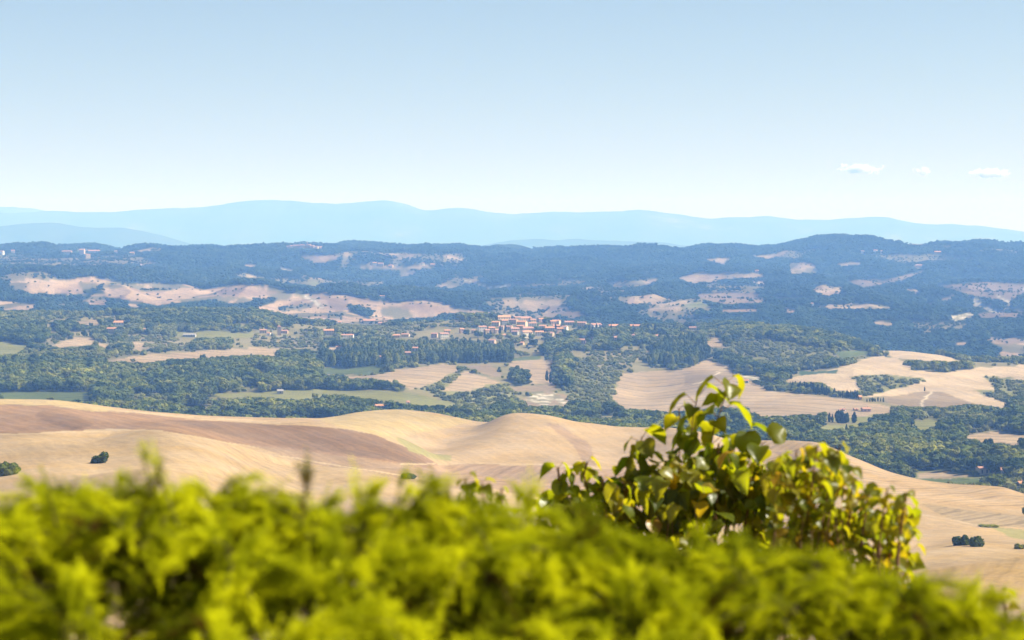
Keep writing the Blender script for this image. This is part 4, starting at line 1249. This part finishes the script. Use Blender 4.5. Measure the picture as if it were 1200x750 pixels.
# ------------------------------------------------------------------ foreground: juniper hedge
def leaf_mat(name, dcols, tcol, tfac, gloss=0.0, rough=0.45, attr='tint'):
    m = new_mat(name)
    t = NT(m)
    a = t.n('ShaderNodeAttribute', attribute_name=attr).outputs['Fac']
    c = t.ramp(a, dcols)
    d = t.n('ShaderNodeBsdfDiffuse')
    t.l(c, d.inputs[0])
    tr = t.n('ShaderNodeBsdfTranslucent')
    t.l(t.ramp(a, tcol), tr.inputs[0])
    mx = t.n('ShaderNodeMixShader')
    mx.inputs[0].default_value = tfac
    t.l(d.outputs[0], mx.inputs[1])
    t.l(tr.outputs[0], mx.inputs[2])
    o = mx.outputs[0]
    if gloss:
        gl = t.n('ShaderNodeBsdfGlossy')
        gl.inputs['Roughness'].default_value = rough
        m2 = t.n('ShaderNodeMixShader')
        m2.inputs[0].default_value = gloss
        t.l(o, m2.inputs[1])
        t.l(gl.outputs[0], m2.inputs[2])
        o = m2.outputs[0]
    t.out(o)
    return m

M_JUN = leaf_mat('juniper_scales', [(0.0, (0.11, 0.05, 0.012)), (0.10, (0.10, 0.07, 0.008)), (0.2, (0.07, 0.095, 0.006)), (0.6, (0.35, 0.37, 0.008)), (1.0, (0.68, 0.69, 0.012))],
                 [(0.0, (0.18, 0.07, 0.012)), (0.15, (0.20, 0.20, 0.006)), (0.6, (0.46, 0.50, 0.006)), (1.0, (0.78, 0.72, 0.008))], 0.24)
M_LEAF = leaf_mat('round_leaves', [(0.0, (0.028, 0.048, 0.005)), (0.5, (0.06, 0.08, 0.007)), (0.8, (0.17, 0.16, 0.012)), (1.0, (0.28, 0.15, 0.02))],
                  [(0.0, (0.30, 0.38, 0.006)), (0.5, (0.55, 0.56, 0.008)), (0.8, (0.75, 0.58, 0.01)), (1.0, (0.66, 0.30, 0.02))], 0.45, 0.02, 0.35)
M_TWIG = plain_mat('twig_bark', (0.06, 0.04, 0.022), 30, 0.3)
M_DEAD = plain_mat('brown_twig_bark', (0.20, 0.11, 0.055), 30, 0.3)

def plume(r, nside=13, nneed=9):
    """one juniper shoot of unit length along +Z: side twigs set with short scale leaves"""
    cs, ds, ln = [], [], []
    for s in range(nside + 1):
        t0 = .06 + .9 * s / nside
        base = np.array((0, 0, t0))
        L = .34 * (1 - t0 * .72) * r.uniform(.7, 1.2)
        a = s * 2.4 + r.uniform(-.5, .5)
        out = np.array((math.cos(a), math.sin(a), 0))
        d = out * .75 + np.array((0, 0, .85))
        if s == nside:
            d, L = np.array((0, 0, 1.0)), .14
        d /= np.linalg.norm(d)
        n = max(4, int(nneed * L / .25))
        for k in range(n):
            p = base + d * L * (k + .4) / n
            u = r.normal(size=3)
            u -= d * u.dot(d)
            u /= np.linalg.norm(u) + 1e-9
            nd = d * .8 + u * .65
            cs.append(p); ds.append(nd / np.linalg.norm(nd)); ln.append(.085 * r.uniform(.7, 1.2))
    cs, ds, ln = np.array(cs), np.array(ds), np.array(ln)[:, None]
    side = np.cross(ds, r.normal(size=ds.shape))
    side /= np.linalg.norm(side, axis=1)[:, None]
    w_ = ln * .17
    v = np.stack([cs - side * w_, cs + side * w_, cs + ds * ln * .6 + side * w_ * .9, cs + ds * ln, cs + ds * ln * .6 - side * w_ * .9], 1)
    return v.reshape(-1, 3), np.arange(len(cs) * 5).reshape(-1, 5)

def frames(D, r):
    D = D / np.linalg.norm(D, axis=1)[:, None]
    U = np.cross(D, r.normal(size=D.shape))
    U /= np.linalg.norm(U, axis=1)[:, None]
    return U, np.cross(D, U), D

TOP = [(-400, 560), (-150, 575), (-40, 583), (0, 580), (60, 584), (110, 592), (150, 595), (185, 578), (215, 574), (260, 586), (330, 588), (380, 595), (430, 588), (500, 588), (560, 594), (620, 610), (660, 618), (720, 624), (780, 632), (830, 642), (880, 656), (940, 668), (1000, 680), (1050, 686), (1090, 692), (1120, 698), (1150, 712), (1175, 742), (1200, 800), (1300, 1000)]
def hedge_top(x):
    return pchip1(TOP, np.asarray(x, float))

def build_juniper():
    r = np.random.default_rng(5)
    base_pl = [plume(r) for _ in range(5)]
    root = empty('juniper_hedge', (0.0, 2.6, HC - 1.65))
    org = np.array((0.0, 2.6, HC - 1.65))
    PV, PF, TT, off = [], [], [], 0
    stems = []
    boughs = []
    def bough(p, d, L, droop, base_t, k, sc0, spread):
        nonlocal off
        m = 12
        ts = np.linspace(0, 1, m)
        pts = p + np.outer(ts, d) * L + np.outer(ts ** 2.0, droop) * L
        stems.append(pts)
        tang = np.gradient(pts, axis=0)
        tt = r.uniform(.18, 1, k)
        idx = np.clip((tt * m).astype(int), 0, m - 1)
        dirs = tang[idx] / np.linalg.norm(tang[idx], axis=1)[:, None] + r.normal(size=(k, 3)) * spread
        U, W_, D = frames(dirs, r)
        sc = r.uniform(.75, 1.25, k) * sc0 * (1.1 - .35 * tt)
        for q in range(k):
            v, f = base_pl[r.integers(0, 5)]
            vv = (v[:, 0:1] * U[q] + v[:, 1:2] * W_[q] + v[:, 2:3] * D[q]) * sc[q] + pts[idx[q]]
            PV.append(vv); PF.append(f + off); off += len(vv)
            TT.append(np.clip(base_t * (.18 + .9 * tt[q] ** .8) + r.normal() * .09 + (v[:, 2] - .4) * .32, 0, 1))  # tint falls off inward: older needles, with inner shade painted in too
    def lobe(x, t_, rad, nf, dy=0.0, dark=0.0):
        # a mound of fronds that rise from one point, arch over and droop
        top = float(hedge_top(x))
        Yb = 2.92 - .62 * t_ + dy
        c = np.array(P(x, top + 2 + rad * .30 + t_ * (790 - 570), Yb))
        Rm = rad / F * Yb
        side = r.normal() * .35
        for _ in range(nf):
            a = r.uniform(0, 6.283)
            out = np.array((math.cos(a) + side, math.sin(a) * .9 - .25, 0))
            d = out * r.uniform(.35, 1.0) + np.array((0, 0, r.uniform(.45, 1.0)))
            d /= np.linalg.norm(d)
            droop = np.array((out[0] * .35, out[1] * .3, -1.0)) * r.uniform(.35, 1.05)
            L = Rm * r.uniform(1.0, 2.0)
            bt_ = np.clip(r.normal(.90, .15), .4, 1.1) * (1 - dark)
            if r.random() < .05: bt_ = .12
            bough(c - np.array((0, 0, Rm * .35)) + r.normal(size=3) * Rm * .16, d, L, droop, bt_, 24, Rm * r.uniform(.40, .58), .30)
    hollows = [(172, 690, 62), (505, 655, 36), (548, 700, 52), (335, 655, 34), (640, 735, 40), (775, 655, 28), (255, 745, 40), (880, 735, 44), (420, 720, 30), (1010, 715, 30), (690, 680, 26)]
    row = 0
    for t_ in (.0, .27, .55, .85):
        x = -150 + (row % 2) * 55
        while x < 1225:
            rad = r.uniform(42, 66) if row == 0 else r.uniform(55, 100)
            lx, lt = x + r.normal() * 14, t_ + r.normal() * .05
            ly = float(hedge_top(lx)) + rad * .3 + lt * 220
            if r.random() < .93 and not any((lx - a) ** 2 + (ly - b - 10) ** 2 < (c + 8) ** 2 for a, b, c in hollows):
                lobe(lx, lt, rad, int(r.uniform(13, 19)), r.normal() * .05)
            x += rad * r.uniform(1.1, 1.6)
        row += 1
    for _ in range(190):                       # inner fill: older foliage, plus hedge shade painted into a darker tint
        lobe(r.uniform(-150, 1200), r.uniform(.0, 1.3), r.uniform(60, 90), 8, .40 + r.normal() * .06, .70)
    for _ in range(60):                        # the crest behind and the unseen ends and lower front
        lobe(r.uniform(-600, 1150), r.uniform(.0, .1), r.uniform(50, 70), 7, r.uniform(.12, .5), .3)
    for _ in range(60):
        lobe(r.uniform(-750, -130), r.uniform(0, 1.2), r.uniform(70, 110), 10)
    for _ in range(120):
        lobe(r.uniform(-700, 1250), r.uniform(1.15, 4.6), r.uniform(80, 120), 8, .3)
    # shoots that stick up above the rest
    for x, y, hpx, lean, tint in [(192, 592, 52, -.45, .3), (160, 598, 40, .7, .15), (208, 590, 40, -.6, .8), (353, 592, 30, .25, .10), (424, 594, 26, -.15, .85), (66, 592, 18, -.5, .4), (612, 594, 20, .5, .8)]:
        Yb = 2.85
        b, tp_ = np.array(P(x, y + 25, Yb)), np.array(P(x + lean * hpx, y - hpx, Yb))
        m = 7
        pts = b + np.outer(np.linspace(0, 1, m), tp_ - b)
        stems.append(pts)
        for j in range(15):
            s = r.integers(1, m)
            dd = (tp_ - b) / np.linalg.norm(tp_ - b) + r.normal(size=3) * .35
            U, W_, D = frames(dd[None], r)
            v, f = base_pl[r.integers(0, 5)]
            vv = (v[:, 0:1] * U + v[:, 1:2] * W_ + v[:, 2:3] * D) * r.uniform(.022, .04) + pts[s]
            PV.append(vv); PF.append(f + off); off += len(vv)
            TT.append(np.clip(tint + (v[:, 2] - .4) * .3, 0, 1))
    V = np.concatenate(PV) - org
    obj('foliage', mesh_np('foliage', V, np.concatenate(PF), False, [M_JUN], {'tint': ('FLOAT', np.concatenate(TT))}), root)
    parts = []
    for pts in stems:
        q = pts - org
        for a, b in zip(q[:-1:2], q[2::2]):
            parts.append(tube(a, b, .0015, .001, 4))
    for _ in range(46):                       # main limbs from the ground
        bx = r.uniform(-2.4, .55)
        a = np.array((bx * .9, r.uniform(2.7, 3.1), HC - 1.7))
        xp = 600 + bx / 2.6 * F
        b = np.array(P(xp, float(hedge_top(xp)) + 240, r.uniform(2.75, 3.0)))
        mid_ = (a + b) / 2 + r.normal(size=3) * .08
        parts.append(tube(a - org, mid_ - org, .016, .010, 6))
        parts.append(tube(mid_ - org, b - org, .010, .004, 6))
    v, f = join(parts)
    obj('branches', mesh_np('branches', v, f, True, [M_TWIG]), root)
    tag(root, 'sunlit yellow green juniper hedge, out of focus along the bottom of the view', 'hedge')
build_juniper()

# ------------------------------------------------------------------ foreground: round leaved shrubs behind the hedge
def leaf_shape():
    """a round heart shaped blade hanging from its stalk: x across, y along the midrib, z normal; unit width"""
    rows_ = [(0.0, .10), (.08, .34), (.22, .49), (.42, .52), (.62, .43), (.80, .26), (.93, .09), (1.02, .0)]
    v, f = [], []
    for y, hw in rows_:
        y2 = y - (.10 if 0 < y < .15 else 0)
        for s in (-1, -.5, 0, .5, 1):
            z = abs(s) * hw * .34 - .42 * y * y + (.05 * math.sin(y * 7 + s * 2))
            v.append((s * hw, y2 if s else y, z))
    for i in range(len(rows_) - 1):
        for j in range(4):
            a = i * 5 + j
            f.append((a, a + 1, a + 6, a + 5))
    return np.array(v), np.array(f)
LEAF = leaf_shape()

def bez(a, b, bend, n=9):
    t = np.linspace(0, 1, n)[:, None]
    return a * (1 - t) + b * t + np.sin(t * math.pi) * bend

def build_shrub(name, stems, fill, size, Yc, label, seed, tint, ground_px, yellow=.0, cat='shrub'):
    r = np.random.default_rng(seed)
    org = np.array(P(ground_px, 700, Yc)); org[2] = HC - 1.65 - .6
    root = empty(name, org)
    LV, LF, LT, off = [], [], [], 0
    tubes = []
    v0, f0 = LEAF
    def leaf(at, outdir, s, tn):
        nonlocal off
        # stalk, then a blade that hangs with its face turned outwards
        out = np.array(outdir) / (np.linalg.norm(outdir) + 1e-9)
        stalk = out * .6 + np.array((0, 0, .55)) + r.normal(size=3) * .15
        stalk *= s * r.uniform(.3, .6) / np.linalg.norm(stalk)
        b = at + stalk
        tubes.append(tube(at - org, b - org, s * .016, s * .012, 4))
        yv = out * r.uniform(.5, 1.0) + np.array((0, 0, -r.uniform(.15, .85))) + r.normal(size=3) * .2
        yv /= np.linalg.norm(yv)
        nv = out + np.array((0, 0, r.uniform(.3, .9))) + r.normal(size=3) * .3
        nv -= yv * nv.dot(yv); nv /= np.linalg.norm(nv)
        xv = np.cross(yv, nv)
        sh = v0 * np.array((1, r.uniform(.92, 1.08), r.uniform(.5, 1.6)))
        vv = (sh[:, 0:1] * xv + sh[:, 1:2] * yv + sh[:, 2:3] * nv) * s + b
        LV.append(vv); LF.append(f0 + off); off += len(vv)
        LT.append(np.full(len(vv), np.clip(tn + r.normal() * .16, 0, 1)))
    for (pts, Y, n, sz) in stems:
        pl = np.array([P(x, y, Y + i * .05) for i, (x, y) in enumerate(pts)])
        seg = np.linalg.norm(np.diff(pl, axis=0), axis=1)
        cum = np.concatenate([[0], np.cumsum(seg)])
        for a, b in zip(pl[:-1], pl[1:]):
            rad = .0022 if b[2] > HC - .9 else .004
            tubes.append(tube(a - org, b - org, rad, rad * 1.25, 5))
        for k in range(n):
            u = (k + .2 + r.uniform(-.2, .2)) / n * cum[-1] * .97
            i = min(np.searchsorted(cum, u, 'right') - 1, len(seg) - 1)
            at = pl[i] + (pl[i + 1] - pl[i]) * (u - cum[i]) / seg[i]
            ang = k * 2.5 + r.uniform(-.7, .7)
            leaf(at, (math.cos(ang), math.sin(ang) * .8, .1), sz / F * Y * r.uniform(.6, .98), tint + (.18 if k < 2 else 0))
        # the stem runs on down to the ground
        g_ = pl[-1] * .35 + org * .65
        g_[2] = org[2]
        for a, b in zip((bz := bez(pl[-1], g_, r.normal(size=3) * .015))[:-1], bz[1:]):
            tubes.append(tube(a - org, b - org, .006, .008, 5))
        for k in range(int(n * .8)):
            u = r.uniform(0, .75)
            ang = r.uniform(0, 6.28)
            leaf(pl[-1] * (1 - u) + g_ * u + r.normal(size=3) * .06, (math.cos(ang), math.sin(ang), .1), sz / F * Y * r.uniform(.6, 1), tint)
    fx, fy, fn, fs, depth = fill
    fx, fy = np.array(fx, float), np.array(fy, float)
    for k in range(fn):
        x = r.uniform(fx[0], fx[-1])
        yt = np.interp(x, fx, fy)
        y = yt + 190 * r.random() ** 1.15
        Y = Yc + r.normal() * depth
        ang = r.uniform(0, 6.28)
        at = np.array(P(x, y, Y))
        leaf(at, (math.cos(ang), math.sin(ang), .1), fs / F * Y * r.uniform(.55, 1.1), tint + (yellow if r.random() < .5 else 0))
        if k % 3 == 0 and y > yt + 45:
            q_ = at + np.array((r.normal() * .015, r.normal() * .015, -r.uniform(.1, .22)))
            tubes.append(tube(at - org, q_ - org, .0014, .002, 4))
    obj('leaves', mesh_np('leaves', np.concatenate(LV) - org, np.concatenate(LF), True, [M_LEAF], {'tint': ('FLOAT', np.concatenate(LT))}), root)
    v, f = join(tubes)
    obj('branches', mesh_np('branches', v, f, True, [M_DEAD]), root)
    tag(root, label, cat)

build_shrub('leafy_shrub', [
    ([(853, 446), (848, 470), (836, 505), (826, 560), (822, 620)], 9.0, 22, 34),
    ([(818, 462), (812, 490), (808, 530), (803, 580), (800, 630)], 9.1, 19, 31),
    ([(795, 478), (798, 500), (796, 540), (792, 600)], 9.2, 8, 25),
    ([(752, 512), (750, 535), (757, 560), (760, 610)], 9.0, 16, 33),
    ([(733, 540), (738, 560), (742, 600)], 9.1, 5, 24),
    ([(688, 542), (684, 556), (690, 580), (700, 620)], 8.9, 14, 28),
    ([(654, 548), (655, 562), (661, 590), (672, 625)], 8.9, 12, 27),
    ([(706, 562), (708, 580), (712, 610)], 8.9, 4, 14),
    ([(722, 575), (727, 590), (730, 620)], 9.0, 4, 18),
    ([(875, 508), (866, 530), (858, 570), (850, 620)], 9.0, 17, 33),
    ([(893, 520), (884, 550), (876, 600)], 8.9, 14, 30),
    ([(842, 520), (842, 560), (838, 620)], 8.9, 9, 27),
    ([(780, 540), (778, 570), (774, 620)], 9.0, 8, 26),
    ([(905, 540), (900, 570), (890, 620)], 8.9, 8, 26)],
    ([640, 670, 700, 740, 765, 800, 850, 890, 925], [588, 582, 588, 560, 555, 545, 535, 540, 565], 820, 25, .16), 26, 9.0,
    'green round leaved shrub with upright backlit shoots rising behind the hedge', 12, .42, 790, .2)
build_shrub('leafy_shrub', [
    ([(958, 522), (955, 540), (950, 580), (940, 640)], 6.6, 10, 19),
    ([(985, 522), (975, 545), (968, 590), (960, 640)], 6.6, 10, 20),
    ([(933, 528), (934, 550), (928, 600)], 6.7, 8, 17),
    ([(1040, 572), (1036, 595), (1030, 640)], 6.5, 9, 16),
    ([(1062, 578), (1058, 600), (1052, 650)], 6.5, 9, 16),
    ([(1018, 578), (1014, 600), (1008, 650)], 6.6, 9, 16),
    ([(1000, 565), (996, 600), (990, 650)], 6.6, 9, 17)],
    ([905, 925, 950, 985, 1000, 1030, 1055, 1072], [545, 540, 535, 535, 575, 585, 585, 610], 800, 19, .12), 15, 6.8,
    'golden green shrub with small rounded leaves right of the taller green shrub', 13, .52, 990, .14)
build_shrub('leafy_shrub', [
    ([(1158, 692), (1162, 710), (1160, 760)], 5.2, 4, 17),
    ([(1172, 694), (1178, 712), (1180, 765)], 5.2, 5, 20),
    ([(1195, 722), (1196, 740), (1190, 780)], 5.2, 5, 18),
    ([(1150, 740), (1152, 760), (1150, 790)], 5.2, 4, 15)],
    ([1130, 1165, 1200, 1260], [735, 728, 742, 745], 40, 16, .1), 17, 5.2,
    'few dark round leaves at the bottom right corner past the hedge end', 14, .4, 1180, .1, 'sprig')
build_shrub('leafy_shrub', [
    ([(565, 566), (566, 580), (568, 610)], 6.0, 10, 17),
    ([(545, 562), (546, 580), (548, 610)], 6.0, 9, 16),
    ([(588, 572), (588, 590), (590, 620)], 6.0, 8, 16),
    ([(620, 578), (622, 600), (624, 620)], 6.0, 8, 16)],
    ([535, 570, 630], [585, 585, 590], 26, 14, .08), 15, 6.0,
    'low round leaves peeping over the hedge crest left of the green shrub', 15, .35, 580, .1, 'sprig')
